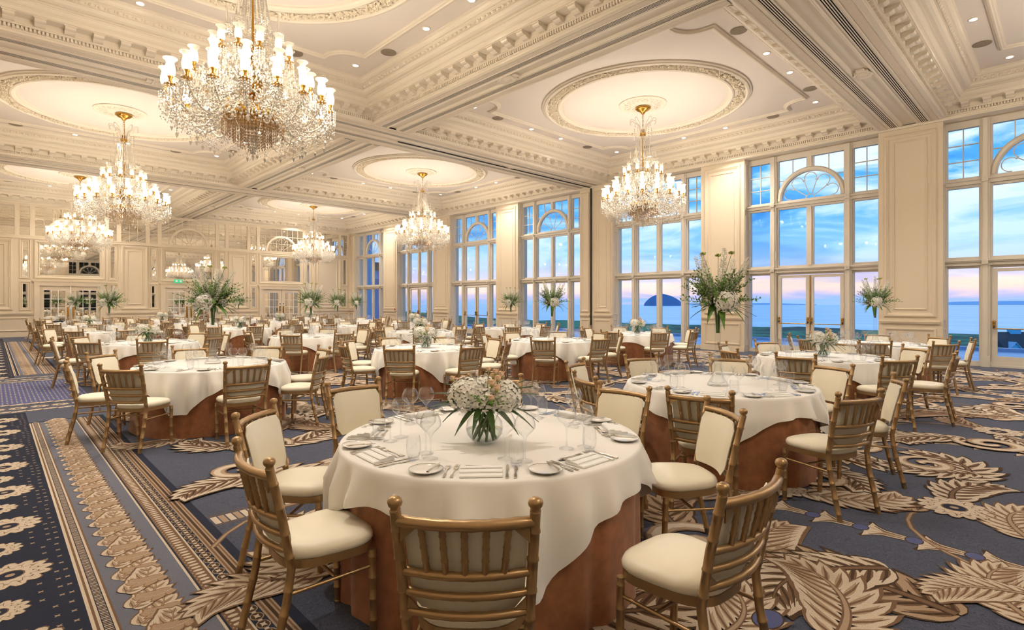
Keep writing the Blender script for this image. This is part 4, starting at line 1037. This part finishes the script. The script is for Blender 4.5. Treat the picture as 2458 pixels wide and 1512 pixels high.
def make_chair(level):
    root = empty('banquet_chair'); f, c = seat_meshes(28 if level == 0 else 16)
    f.build('seat_frame', MT['gold'], root); c.build('seat_cushion', MT['cream'], root); back_pad(*((10, 7) if level == 0 else (6, 4))).build('back_cushion', MT['cream'], root)
    ns = 10 if level == 0 else 6
    for s in (-1, 1):
        m = MB(); m.tube(*post_pts(s, level == 0), n=ns)
        if level: finial(m, s, 6)
        p = m.build('back_post', MT['gold'], root)
        if level == 0: q = MB(); finial(q, s); q.build('finial', MT['gold'], p)
        m = MB()
        if level == 0: m.tube(*rings((s*.184, .178, .006), (s*.19, .168, .41), .0165), n=ns); m.lathe([(.018,0),(.02,.006),(.016,.012)], 10, (s*.184, .178, 0))
        else: m.tube([(s*.184, .178, 0), (s*.19, .168, .41)], .0165, ns)
        m.build('front_leg', MT['gold'], root)
    R4 = ((.845, .0185, .208), (.662, .0145, .200), (.588, .0135, .197), (.515, .0145, .194))
    sp = [(-.135, -.118), (-.068, -.06), (0, 0), (.068, .06), (.135, .118)]
    def spy(x, z, h): return back_y(z)-.042*(1-(x/h)**2)
    if level == 0:
        for i, (z, r, h) in enumerate(R4):
            m = MB(); rail(m, z, r, h, 10, 18); m.build('crest_rail' if i == 0 else 'back_rail', MT['gold'], root)
        for a, b in sp:
            m = MB(); m.tube(*rings((a, spy(a, .845, .208), .845), (b, spy(b, .662, .2), .662), .0105, .045, .04), n=8); m.build('spindle', MT['gold'], root)
        for s in (-1, 1):
            for z, d in ((.828, -1), (.53, 1)):
                y = back_y(z); m = MB(); m.ext([(0,0),(-s*.05,0),(0,d*.05)], lambda u, v, w, s=s, z=z, y=y: (s*.198+u, y+w-.012-abs(u)*.16, z+v), -.004, .004); m.build('corner_bracket', MT['gold'], root)
        for p, q in (((-.187,.17,.33), (-.19,-.2,.33)), ((.187,.17,.33), (.19,-.2,.33)), ((-.188,.0,.33), (.188,.0,.33))):
            m = MB(); m.tube([p, q], .0085, 8); m.build('stretcher', MT['gold'], root)
    else:
        m = MB()
        for z, r, h in R4: rail(m, z, r, h, 6, 8, False)
        m.build('back_rails', MT['gold'], root); m = MB()
        for a, b in sp: m.tube([(a, spy(a, .845, .208), .845), (b, spy(b, .662, .2), .662)], .0105, 5)
        m.build('spindles', MT['gold'], root)
        m = MB(); m.tube([(-.187,.17,.33), (-.19,-.2,.33)], .0085, 5); m.tube([(.187,.17,.33), (.19,-.2,.33)], .0085, 5); m.tube([(-.188,0,.33), (.188,0,.33)], .0085, 5); m.build('stretchers', MT['gold'], root)
    root.scale = (1.06, 1.02, 1); remember(root); return root

# ------------------------------------------------------------------ cloths
def cloth_mesh(seed, half=1.065):
    random.seed(seed); ph = [random.uniform(0, 6.28) for _ in range(4)]; n = 200; R = .918
    m = MB(); rows = []
    def ring(fn): rows.append([fn(2*pi*i/n) for i in range(n)])
    for r in (.3, .6, .85): ring(lambda a, r=r: (r*cos(a), r*sin(a), .762))
    ring(lambda a: (.905*cos(a), .905*sin(a), .761)); ring(lambda a: (.918*cos(a), .918*sin(a), .756)); ring(lambda a: (.923*cos(a), .923*sin(a), .742))
    def hang(a, t):
        L_ = half/max(abs(cos(a)), abs(sin(a))); L_ = min(L_, half*1.315+.02*sin(a*6+ph[3])); h = L_-R; z = .742-h*t
        d = .742-z; amp = .05*min(1, d/.16)*(.62+.38*sin(a*5+ph[0]))
        fold = amp*sin(a*22+1.5*sin(a*3+ph[1])+ph[2])+.3*amp*sin(a*37+ph[0])
        corner = max(0, h-.45)
        r = .926+.034*min(1, d/.14)+fold+.06*corner*t
        r = max(.922, r)
        return (r*cos(a), r*sin(a), max(z, .03))
    for t in (.08, .18, .32, .5, .68, .85, .96, 1): ring(lambda a, t=t: hang(a, t))
    vs = [(0, 0, .762)]+[p for r in rows for p in r]
    fs = [(0, 1+(i+1) % n, 1+i) for i in range(n)]
    for j in range(len(rows)-1): fs += [(1+j*n+i, 1+j*n+(i+1) % n, 1+j*n+n+(i+1) % n, 1+j*n+n+i) for i in range(n)]
    m.add([(x*.955, y*.955, z) for x, y, z in vs], fs, 0, True); return m.mesh('tablecloth', MT['linen'])
CLOTHS = [cloth_mesh(k) for k in (1, 2, 3)]
def under_mesh():
    m = MB(); n = 180; vs = []
    for z in (.752, .74, .6, .4, .2, .0):
        for i in range(n):
            a = 2*pi*i/n; t = (.752-z)/.75; u = (i % 15)/15
            pleat = -.028*t*math.exp(-((u-.5)/.10)**2)+.010*t*math.exp(-((u-.34)/.09)**2)+.010*t*math.exp(-((u-.66)/.09)**2)
            r = (.895 if z > .75 else .908)+.012*t+pleat+.006*t*sin(a*7+1); r *= .955; vs.append((r*cos(a), r*sin(a), max(z, .004)))
    m.add(vs, [(j*n+i, j*n+(i+1) % n, j*n+n+(i+1) % n, j*n+n+i) for j in range(5) for i in range(n)], 0, True)
    m.add(vs[:n], [tuple(range(n))]); return m.mesh('undercloth', MT['rust'])
UNDER = under_mesh()
def table_proto():
    e = empty('round_table'); m = MB(); m.lathe([(.6,.70),(.83,.715),(.84,.735),(.835,.748),(0,.748)], 40); m.build('tabletop', MT['black'], e)
    for k in range(4):
        a = pi/4+k*pi/2; m = MB(); m.tube([(.55*cos(a), .55*sin(a), .71), (.6*cos(a), .6*sin(a), 0)], .02, 6); m.build('leg', MT['black'], e)
    remember(e); return e

# ------------------------------------------------------------------ tableware
def wine_mesh(n=22):
    m = MB(); m.lathe([(.039,.0),(.038,.003),(.012,.008),(.0045,.016),(.0038,.06),(.0042,.10),(.009,.118),(.022,.134),(.040,.150),(.0515,.164),(.0535,.176),(.052,.19),(.047,.205),(.0405,.219),(.035,.229)], n, cap=False); return m
def tumbler_mesh(n=20):
    m = MB(); m.lathe([(0,.002),(.024,.0),(.026,.004),(.030,.022),(.036,.045),(.0375,.07),(.035,.10),(.031,.122)], n, cap=False); m.lathe([(.0,.012),(.024,.014),(.027,.022)], n, cap=False); return m
def slab(mb, pts, z, th, m=0): mb.ext(pts, ident, z, z+th, m)
def fork_mesh(ln=.19):
    m = MB(); slab(m, [(-.005,0),(.005,0),(.006,.03),(.0025,.06),(.0025,.11),(.010,.13),(.011,.15),(-.011,.15),(-.010,.13),(-.0025,.11),(-.0025,.06),(-.006,.03)], .002, .002)
    for k in range(4): x = -.0095+.0063*k; m.box(x-.0017, x+.0017, .15, ln, .003, .0045)
    return m
def knife_mesh(ln=.21, w=.009):
    m = MB(); slab(m, [(-.006,0),(.006,0),(.0065,.03),(.0035,.06),(.004,.095),(-.004,.095),(-.0035,.06),(-.0065,.03)], .001, .005); slab(m, [(-.004,.095),(.004,.095),(w,.12),(w,ln-.03),(.001,ln),(-.004,ln-.02)], .0015, .0015); return m
def spoon_mesh(ln=.18):
    m = MB(); slab(m, [(-.005,0),(.005,0),(.006,.03),(.0025,.06),(.0025,.125),(-.0025,.125),(-.0025,.06),(-.006,.03)], .002, .002)
    vs = [(0, .152, .001)]+[(.017*cos(2*pi*i/14), .152+.028*sin(2*pi*i/14), .006) for i in range(14)]; m.add(vs, [(0, 1+i, 1+(i+1) % 14) for i in range(14)], 0, True); return m
def plate_proto():
    m = MB(); m.lathe([(0,.004),(.045,.004),(.055,.006),(.079,.013),(.080,.0145)], 36, cap=False); m.lathe([(.05,.0),(.079,.012)], 36, cap=False); o = m.build('side_plate', MT['plate'])
    q = MB(); q.tube([(.0803*cos(2*pi*i/36), .0803*sin(2*pi*i/36), .0142) for i in range(36)], .0013, 5, closed=True); q.build('silver_rim', MT['chrome'], o); remember(o); return o
def napkin_mesh():
    m = MB(); w = .098
    P = [(-.057,0),(-.058,.004),(-.054,.008),(-.018,.009),(-.02,.013),(-.016,.0165),(.02,.0165),(.024,.013),(.022,.0205),(.028,.0235),(.05,.0225),(.058,.017),(.06,.008),(.059,0)]
    m.ext(P, lambda u, v, wd: (wd, u, v), -w, w, 0, False); return m.mesh('napkin', MT['napkin'])
ME = dict(wine=wine_mesh().mesh('wine_glass', MT['glass']), tumbler=tumbler_mesh().mesh('water_tumbler', MT['glass']), fork=fork_mesh().mesh('table_fork', MT['chrome']), fork2=fork_mesh(.175).mesh('starter_fork', MT['chrome']),
          knife=knife_mesh().mesh('table_knife', MT['chrome']), knife2=knife_mesh(.185, .011).mesh('starter_knife', MT['chrome']), butter=knife_mesh(.155, .009).mesh('butter_knife', MT['chrome']), spoon=spoon_mesh().mesh('dessert_spoon', MT['chrome']), fork3=fork_mesh(.165).mesh('dessert_fork', MT['chrome']), napkin=napkin_mesh())
PLATE = plate_proto()

# ------------------------------------------------------------------ flowers
def hydrangea(mb, c, r, n, sz=.0155):
    for i in range(n):
        z = 1-2*(i+.5)/n; a = i*2.39996; q = sqrt(1-z*z); d = Vector((q*cos(a), q*sin(a), z))
        p = Vector(c)+d*r*random.uniform(.86, 1.06); u = d.orthogonal().normalized(); v = d.cross(u); ro = random.uniform(0, 6.28)
        for k in range(4):
            b = ro+k*pi/2; e1 = u*cos(b)+v*sin(b); e2 = u*cos(b+.8)+v*sin(b+.8); e3 = u*cos(b-.8)+v*sin(b-.8); s = sz*random.uniform(.8, 1.15); l = d*s*random.uniform(-.1, .45)
            mb.add([(p)[:], (p+e3*s*.7+l*.5)[:], (p+e1*s*1.05+l)[:], (p+e2*s*.7+l*.5)[:]], [(0,1,2,3)])
def rose(mb, c, r, m=0, green=1):
    mb.ball(c, r*.62, 8, 6, m)
    for k in range(9):
        a = k*2.4; t = .35+.5*(k/9); x, y, z = c
        mb.add([(x+r*.35*cos(a-.6), y+r*.35*sin(a-.6), z-r*.5), (x+r*t*1.05*cos(a-.55), y+r*t*1.05*sin(a-.55), z+r*.5), (x+r*t*1.2*cos(a), y+r*t*1.2*sin(a), z+r*.62), (x+r*t*1.05*cos(a+.55), y+r*t*1.05*sin(a+.55), z+r*.5), (x+r*.35*cos(a+.6), y+r*.35*sin(a+.6), z-r*.5)], [(0,1,2,3,4)], m, True)
    mb.ball((c[0], c[1], c[2]-r*.7), r*.4, 6, 4, green)
def blade(mb, p, d, ln, w, droop, seg=7, m=0):
    p = Vector(p); d = Vector(d).normalized(); side = d.cross(Vector((0,0,1)))
    side = side.normalized() if side.length > .05 else Vector((1,0,0)); vs = []
    for i in range(seg+1):
        t = i/seg; q = p+d*ln*t+Vector((0,0,-droop*ln*t*t)); ww = w*sin(pi*min(1, .12+.88*t)**.85)*1.0 if t < 1 else .0005
        up = Vector((0,0,w*.25)); vs += [(q-side*ww+up)[:], q[:], (q+side*ww+up)[:]]
    mb.add(vs, [(i*3+j, i*3+j+1, i*3+4+j, i*3+3+j) for i in range(seg) for j in range(2)], m, True)
def sprig(mb, p, d, ln, n, ls, droop, m=0, ms=1):
    p = Vector(p); d = Vector(d).normalized(); pts = [p+d*ln*t+Vector((0,0,-droop*ln*t*t)) for t in (0, .33, .66, 1)]
    mb.tube([q[:] for q in pts], [.0022, .002, .0016, .001], 3, ms, cap=False)
    for i in range(n):
        t = .12+.9*i/n; q = p+d*ln*t+Vector((0,0,-droop*ln*t*t)); a = i*2.4+random.random(); u = d.orthogonal().normalized(); v = d.cross(u); e = (u*cos(a)+v*sin(a)+d*.7).normalized(); s = ls*random.uniform(.7, 1.2)*(1-.45*t); f = e.cross(d).normalized()*s*.32
        mb.add([q[:], (q+e*s*.5+f)[:], (q+e*s)[:], (q+e*s*.5-f)[:]], [(0,1,2,3)], m)
def spike(mb, p, d, ln, r, n, m=0):
    p = Vector(p); d = Vector(d).normalized(); u = d.orthogonal().normalized(); v = d.cross(u); mb.tube([p[:], (p+d*ln)[:]], [.003, .0015], 4, 1, cap=False)
    for i in range(n):
        t = i/n; a = i*2.4; q = p+d*ln*(.12+.9*t)+(u*cos(a)+v*sin(a))*r*(1-.6*t)*.8; s = r*.62*(1-.55*t); e1 = (u*cos(a)+v*sin(a)); e2 = d; e3 = e1.cross(e2)
        for k in range(4): b = k*pi/2+.4; w = (e2*cos(b)+e3*sin(b)); w2 = (e2*cos(b+.8)+e3*sin(b+.8)); mb.add([q[:], (q+w*s+e1*s*.3)[:], (q+(w+w2)*s*.72+e1*s*.2)[:], (q+w2*s*.9+e1*s*.3)[:]], [(0,1,2,3)], m)
def bowl_proto():
    random.seed(5); e = empty('low_flower_bowl')
    m = MB(); m.lathe([(0,.004),(.045,.003),(.075,.018),(.098,.05),(.106,.085),(.098,.122),(.078,.148),(.066,.158)], 32, cap=False); m.build('glass_bowl', MT['vase'], e)
    m = MB(); m.lathe([(0,.008),(.044,.008),(.073,.022),(.095,.052),(.102,.078),(0,.078)], 28, cap=False); m.build('water', MT['water'], e)
    for k in range(9):
        a = k*.7; m = MB(); m.tube([(.055*cos(a), .055*sin(a), .02), (.02*cos(a+1), .02*sin(a+1), .11), (.05*cos(a+2), .05*sin(a+2), .20)], [.006, .0065, .006], 6); m.build('stem', MT['stem'], e)
    for c, r, n in (((-.075,-.02,.262), .092, 230), ((.085,.0,.245), .088, 210), ((0,.085,.265), .08, 120), ((.0,-.045,.235), .06, 70)):
        m = MB(); hydrangea(m, c, r, n); m.build('hydrangea', MT['petal'], e)
    for c, r in (((.035,-.07,.335), .024), ((.062,-.05,.355), .022), ((.05,-.02,.385), .020), ((.075,-.01,.37), .022), ((.02,-.03,.40), .017), ((.058,-.085,.312), .024), ((.035,-.105,.262), .021), ((-.10,.02,.345), .02), ((-.128,.0,.335), .021), ((-.145,-.02,.35), .017), ((.155,.01,.31), .018), ((.04,.0,.36), .020)):
        m = MB(); rose(m, c, r); m.tube([(c[0], c[1], c[2]-r*.6), (c[0]*.5, c[1]*.4, .2)], .0022, 4, 1); m.build('rose', [MT['rose'], MT['bud']], e)
    for a, el, ln, w, dr, z in ((3.3,.1,.17,.020,.35,.24),(3.6,-.1,.15,.018,.5,.22),(2.9,.35,.15,.022,.1,.27),(3.0,.05,.20,.018,.3,.21),(4.1,-.25,.16,.016,.5,.2),(5.0,-.3,.15,.016,.55,.2),(5.5,-.25,.17,.018,.45,.2),(5.9,-.15,.19,.018,.45,.21),(6.1,-.1,.20,.016,.4,.22),(.1,.45,.16,.016,.0,.27),(-.15,.3,.17,.017,.1,.27),(1.2,.1,.18,.018,.3,.22),(2.1,.1,.18,.018,.3,.22),(4.5,-.2,.15,.016,.6,.21),(3.15,.2,.2,.022,.15,.25),(3.45,.05,.21,.02,.2,.23),(-.05,.15,.2,.02,.1,.25),(.3,.25,.19,.02,.1,.26)):
        m = MB(); blade(m, (.05*cos(a), .05*sin(a), z), (cos(a), sin(a), el), ln, w, dr); m.build('leaf', MT['leaf'], e)
    m = MB()
    for k in range(26): a = random.uniform(0, 6.28); sprig(m, (.04*cos(a), .04*sin(a), .2), (cos(a), sin(a), random.uniform(.2, 1.2)), random.uniform(.12, .2), 8, .024, .2)
    stuff(m.build('foliage', [MT['leaf2'], MT['stem']], e))
    for o in e.children:
        if o.name.split('.')[0] not in ('glass_bowl', 'water'): o.scale = (1.24, 1.24, 1.05)
    remember(e); return e
def vase_proto():
    random.seed(9); e = empty('tall_flower_vase')
    m = MB(); m.lathe([(0,.004),(.095,.002),(.098,.012),(.085,.03),(.055,.085),(.036,.17),(.027,.28),(.025,.40),(.029,.52),(.036,.63),(.044,.72),(.047,.745)], 28, cap=False); m.build('glass_vase', MT['vase'], e)
    m = MB(); m.lathe([(0,.02),(.07,.03),(.045,.09),(.026,.2),(.0,.21)], 20, cap=False); m.build('glass_foot', MT['vase'], e)
    m = MB()
    for k in range(16): a = k*.9; m.tube([(.012*cos(a), .012*sin(a), .50), (.02*cos(a+.5), .02*sin(a+.5), .66), (.035*cos(a+.8), .035*sin(a+.8), .78)], .006, 5)
    m.build('stems', MT['stem'], e)
    for k in range(3):
        m = MB()
        for i in range(30):
            a = random.uniform(0, 6.28); el = random.uniform(.25, 2.6); sprig(m, (.03*cos(a), .03*sin(a), .76), (cos(a), sin(a), el), random.uniform(.26, .48), 24, .046, .12)
        stuff(m.build('foliage', [(MT['sage'], MT['leaf2'], MT['sage'])[k], MT['stem']], e))
    for a, el, ln in ((.3, 2.0, .46), (1.9, 2.2, .48), (3.5, 2.0, .48), (4.4, 3.6, .50), (5.5, 1.8, .46)):
        m = MB(); spike(m, (.05*cos(a), .05*sin(a), .80), (cos(a), sin(a), el), ln, .044, 60); m.build('delphinium', [MT['petal'], MT['stem']], e)
    for a, el in ((.9, 3), (3.0, 3.4), (5.0, 4)):
        m = MB(); m.tube([(0,0,.76), (.08*cos(a), .08*sin(a), 1.05), (.15*cos(a), .15*sin(a), 1.25)], .003, 4, 1)
        for i in range(18): b = i*2.4; m.ball((.15*cos(a)+.028*cos(b)*sqrt(i/18), .15*sin(a)+.028*sin(b)*sqrt(i/18), 1.255+.008*cos(i)), .008, 5, 4)
        m.build('umbel', [MT['bud'], MT['stem']], e)
    for c, r, n in (((-.02,-.15,.80), .105, 230), ((.085,.06,.79), .07, 80), ((-.10,.03,.79), .06, 70)):
        m = MB(); hydrangea(m, c, r, n, .018); m.build('hydrangea', MT['petal'], e)
    for k in range(20):
        a = 2*pi*k/20+random.uniform(-.1, .1); m = MB(); blade(m, (.04*cos(a), .04*sin(a), .75), (cos(a), sin(a), random.uniform(-.1, .35)), random.uniform(.2, .32), random.uniform(.012, .018), random.uniform(.15, .5)); m.build('leaf', MT['leaf'], e)
    for a, dr in ((5.9, .8), (4.3, 1.1), (.8, .6), (3.7, .8)):
        m = MB(); blade(m, (.03*cos(a), .03*sin(a), .77), (cos(a), sin(a), .0), .22, .036, dr); m.build('leaf', MT['leaf2'], e)
    remember(e); return e

# ------------------------------------------------------------------ laying the room
TABLES = [[(2.17,2.43), (5.15,2.42), (8.8,2.55), (12.3,2.65)], [(2.07,7.75), (5.5,7.9), (8.6,7.7), (12.0,7.8)], [(2.25,12.85), (5.55,12.75), (8.6,12.6), (11.7,12.2)],
          [(2.28,18.0), (5.6,18.1), (8.6,17.6), (12.0,18.0)], [(2.4,23.3), (5.7,23.3), (8.8,23.3), (12.0,22.7)], [(2.5,28.7), (5.55,28.5), (8.6,28.0), (12.3,28.4)]]
ROWN = ('front-row', 'second-row', 'third-row', 'fourth-row', 'fifth-row', 'back-row'); COLN = ('aisle', 'inner-aisle', 'inner-window', 'window')
SEATN = ('window-side', 'far window-side', 'far-side', 'far aisle-side', 'aisle-side', 'near aisle-side', 'near-side', 'near window-side')
OFFS = {(0,1): 20, (0,2): 5, (1,0): -3, (0,3): 12, (1,3): 8, (2,1): 6, (1,2): -8, (2,2): 10}
T1_SEATS = {4: (178, 1.06), 3: (134, 1.15), 2: (91, 1.365), 1: (47, 1.25), 0: (0, 1.085), 7: (-37.5, 1.18), 6: (-94, 1.31), 5: (-135, 1.22)}
CLOTH_ROT = {(0,0): 14, (0,1): -22, (0,2): 20, (1,0): 8, (1,1): 30, (1,2): 25, (1,3): 20}
CENTRE = {(0,0): (2.0, 2.30), (0,1): (4.99, 2.35)}
ch0, ch1 = make_chair(0), make_chair(1); tb, bw, vz = table_proto(), bowl_proto(), vase_proto()
spent = set()
def give(proto, loc, rz):
    if proto in spent: return copy_tree(proto, None, loc, rz)
    spent.add(proto); proto.location = loc; proto.rotation_euler.z = rz; return proto
rest_glass = MB(); rest_cut = MB(); wg_low, n_wine = wine_mesh(8), 0
random.seed(77)
for r in range(6):
    for c in range(4):
        cx_, cy_ = TABLES[r][c]; T = '%s %s table' % (ROWN[r], COLN[c]); bowl = (r+c) % 2 == 0; cr_ = radians(CLOTH_ROT.get((r, c), (r*37+c*61) % 90))
        o = give(tb, (cx_, cy_, 0), 0); tag(o, 'round banquet table under cloths, ' + T, 'table', 'round banquet tables')
        tag(link('undercloth', UNDER, None, (cx_, cy_, 0), cr_*.5), 'rust velvet floor-length undercloth of the ' + T, 'tablecloth', 'rust undercloths')
        tag(link('tablecloth', CLOTHS[(r+2*c) % 3], None, (cx_, cy_, 0), cr_), 'ivory linen overlay cloth on the ' + T, 'tablecloth', 'ivory tablecloths')
        px, py = CENTRE.get((r, c), (cx_, cy_)); rz = YAW-pi/2+(0 if (r, c) == (0, 0) else ((r*3+c*5) % 7-3)*.14)
        if bowl: tag(give(bw, (px, py, .763), rz), 'glass bowl of white hydrangeas and peach roses on the ' + T, 'flowers', 'low flower bowls')
        else: tag(give(vz, (px, py, .763), rz), 'tall glass vase of white delphiniums and greenery on the ' + T, 'flowers', 'tall flower vases')
        near = (r, c) in ((0,0), (0,1), (0,2), (1,0), (1,1))
        for k in range(8):
            a = radians(45*k+OFFS.get((r, c), ((r*13+c*29) % 20)-10)); rad = 1.17
            if (r, c) == (0, 0): d_, rad = T1_SEATS[k]; a = radians(d_)
            else: a += radians(random.uniform(-2.5, 2.5)); rad += random.uniform(-.03, .05)
            P = '%s place, %s' % (SEATN[k], T)
            o = give(ch0 if near else ch1, (cx_+rad*cos(a), cy_+rad*sin(a), 0), a+pi/2+(0 if (r, c) == (0, 0) else radians(random.uniform(-6, 6))))
            tag(o, 'gold bamboo-style chair with cream padding, ' + P, 'chair', 'banquet chairs')
            # place setting
            b = a+radians(random.uniform(-1, 1)); rz = b+pi/2; ox, oy = cx_+.862*cos(b), cy_+.862*sin(b); cs, sn = cos(rz), sin(rz)
            def at(x, y, z=.7635): return (ox+x*cs-y*sn, oy+x*sn+y*cs, z)
            def lay(key, name, x, y, dr, label, cat, group, z=.7635): return tag(link(name, ME[key], None, at(x, y, z), rz+dr), label + ', ' + P, cat, group)
            o = give(PLATE, at(-.255, .12), rz); tag(o, 'white side plate with silver rim, ' + P, 'plate', 'side plates')
            lay('napkin', 'napkin', .005, .095, random.uniform(-.1, .1), 'folded white napkin', 'napkin', 'folded napkins')
            for x, y in ((.105, .335), (.205, .30)):
                if n_wine < 300: lay('wine', 'wine_glass', x, y, 0, ('inner' if x < .15 else 'outer')+' clear wine glass', 'wine glass', 'wine glasses')
                else: q = at(x, y); rest_glass.merge(wg_low, lambda v, q=q: (v[0]+q[0], v[1]+q[1], v[2]+q[2]))
                n_wine += 1
            lay('tumbler', 'water_tumbler', .165, .225, 0, 'short clear water tumbler', 'tumbler', 'water tumblers')
            if near:
                lay('fork', 'table_fork', -.125, .03, random.uniform(-.04, .04), 'silver table fork', 'fork', 'table forks'); lay('fork2', 'starter_fork', -.158, .035, random.uniform(-.04, .04), 'silver starter fork', 'fork', 'starter forks')
                lay('knife', 'table_knife', .128, .03, random.uniform(-.04, .04), 'silver table knife', 'knife', 'table knives'); lay('knife2', 'starter_knife', .165, .035, random.uniform(-.04, .04), 'silver starter knife', 'knife', 'starter knives')
                lay('butter', 'butter_knife', -.235, .05, random.uniform(-.5, -.2), 'small butter knife laid across the side plate', 'knife', 'butter knives', .780)
                lay('spoon', 'dessert_spoon', .09, .185, pi/2+random.uniform(-.1, .1), 'silver dessert spoon above the napkin', 'spoon', 'dessert spoons'); lay('fork3', 'dessert_fork', -.08, .21, -pi/2+random.uniform(-.1, .1), 'silver dessert fork above the napkin', 'fork', 'dessert forks')
            else:
                for x, y, dx, dy in ((-.13,.04,.006,.17),(-.16,.04,.006,.16),(.13,.04,.006,.19),(.165,.04,.006,.17),(-.08,.19,.16,.006),(-.07,.21,.15,.006)):
                    z = .7645; rest_cut.add([at(x, y, z), at(x+dx, y, z), at(x+dx, y+dy, z), at(x, y+dy, z), at(x+dx/2, y+dy/2, z+.004)], [(0,1,4),(1,2,4),(2,3,4),(3,0,4)])
tag(stuff(rest_glass.build('wine_glasses', MT['glass'])), 'clear wine glasses standing on the tables nearest the mirrored wall', 'wine glasses')
tag(stuff(rest_cut.build('cutlery', MT['chrome'])), 'silver cutlery laid on the middle and far tables', 'cutlery')
# odds and ends on the far tables
m = MB(); m.ext([(-.05,0),(.05,0),(.05,.16),(-.05,.16)], lambda u, v, w: (u, w, v+.02), -.002, .002); q = tag(m.build('table_card', MT['white'], None, (8.35, 22.75, .765), YAW-pi/2), 'small white card in a holder on the fifth-row inner-window table', 'card')
m = MB(); m.lathe([(.035,0),(.035,.006),(.006,.012),(.005,.03)], 12); m.build('holder', MT['chrome'], q)
m = MB(); m.lathe([(.13,0),(.15,.02),(.14,.05),(.08,.075),(0,.08)], 16); m.v = [(x*1.25, y*.75, z) for x, y, z in m.v]; q = tag(m.build('dark_bag', pm('dark_blue_cloth', '20232C', .8), None, (1.93, 28.3, .764), .4), 'dark soft bag lying on the back-row aisle table', 'bag')
m = MB(); m.tube([(-.08, 0, .07), (-.05, 0, .12), (.05, 0, .12), (.08, 0, .07)], .008, 6); m.build('bag_handle', MT['black'], q)
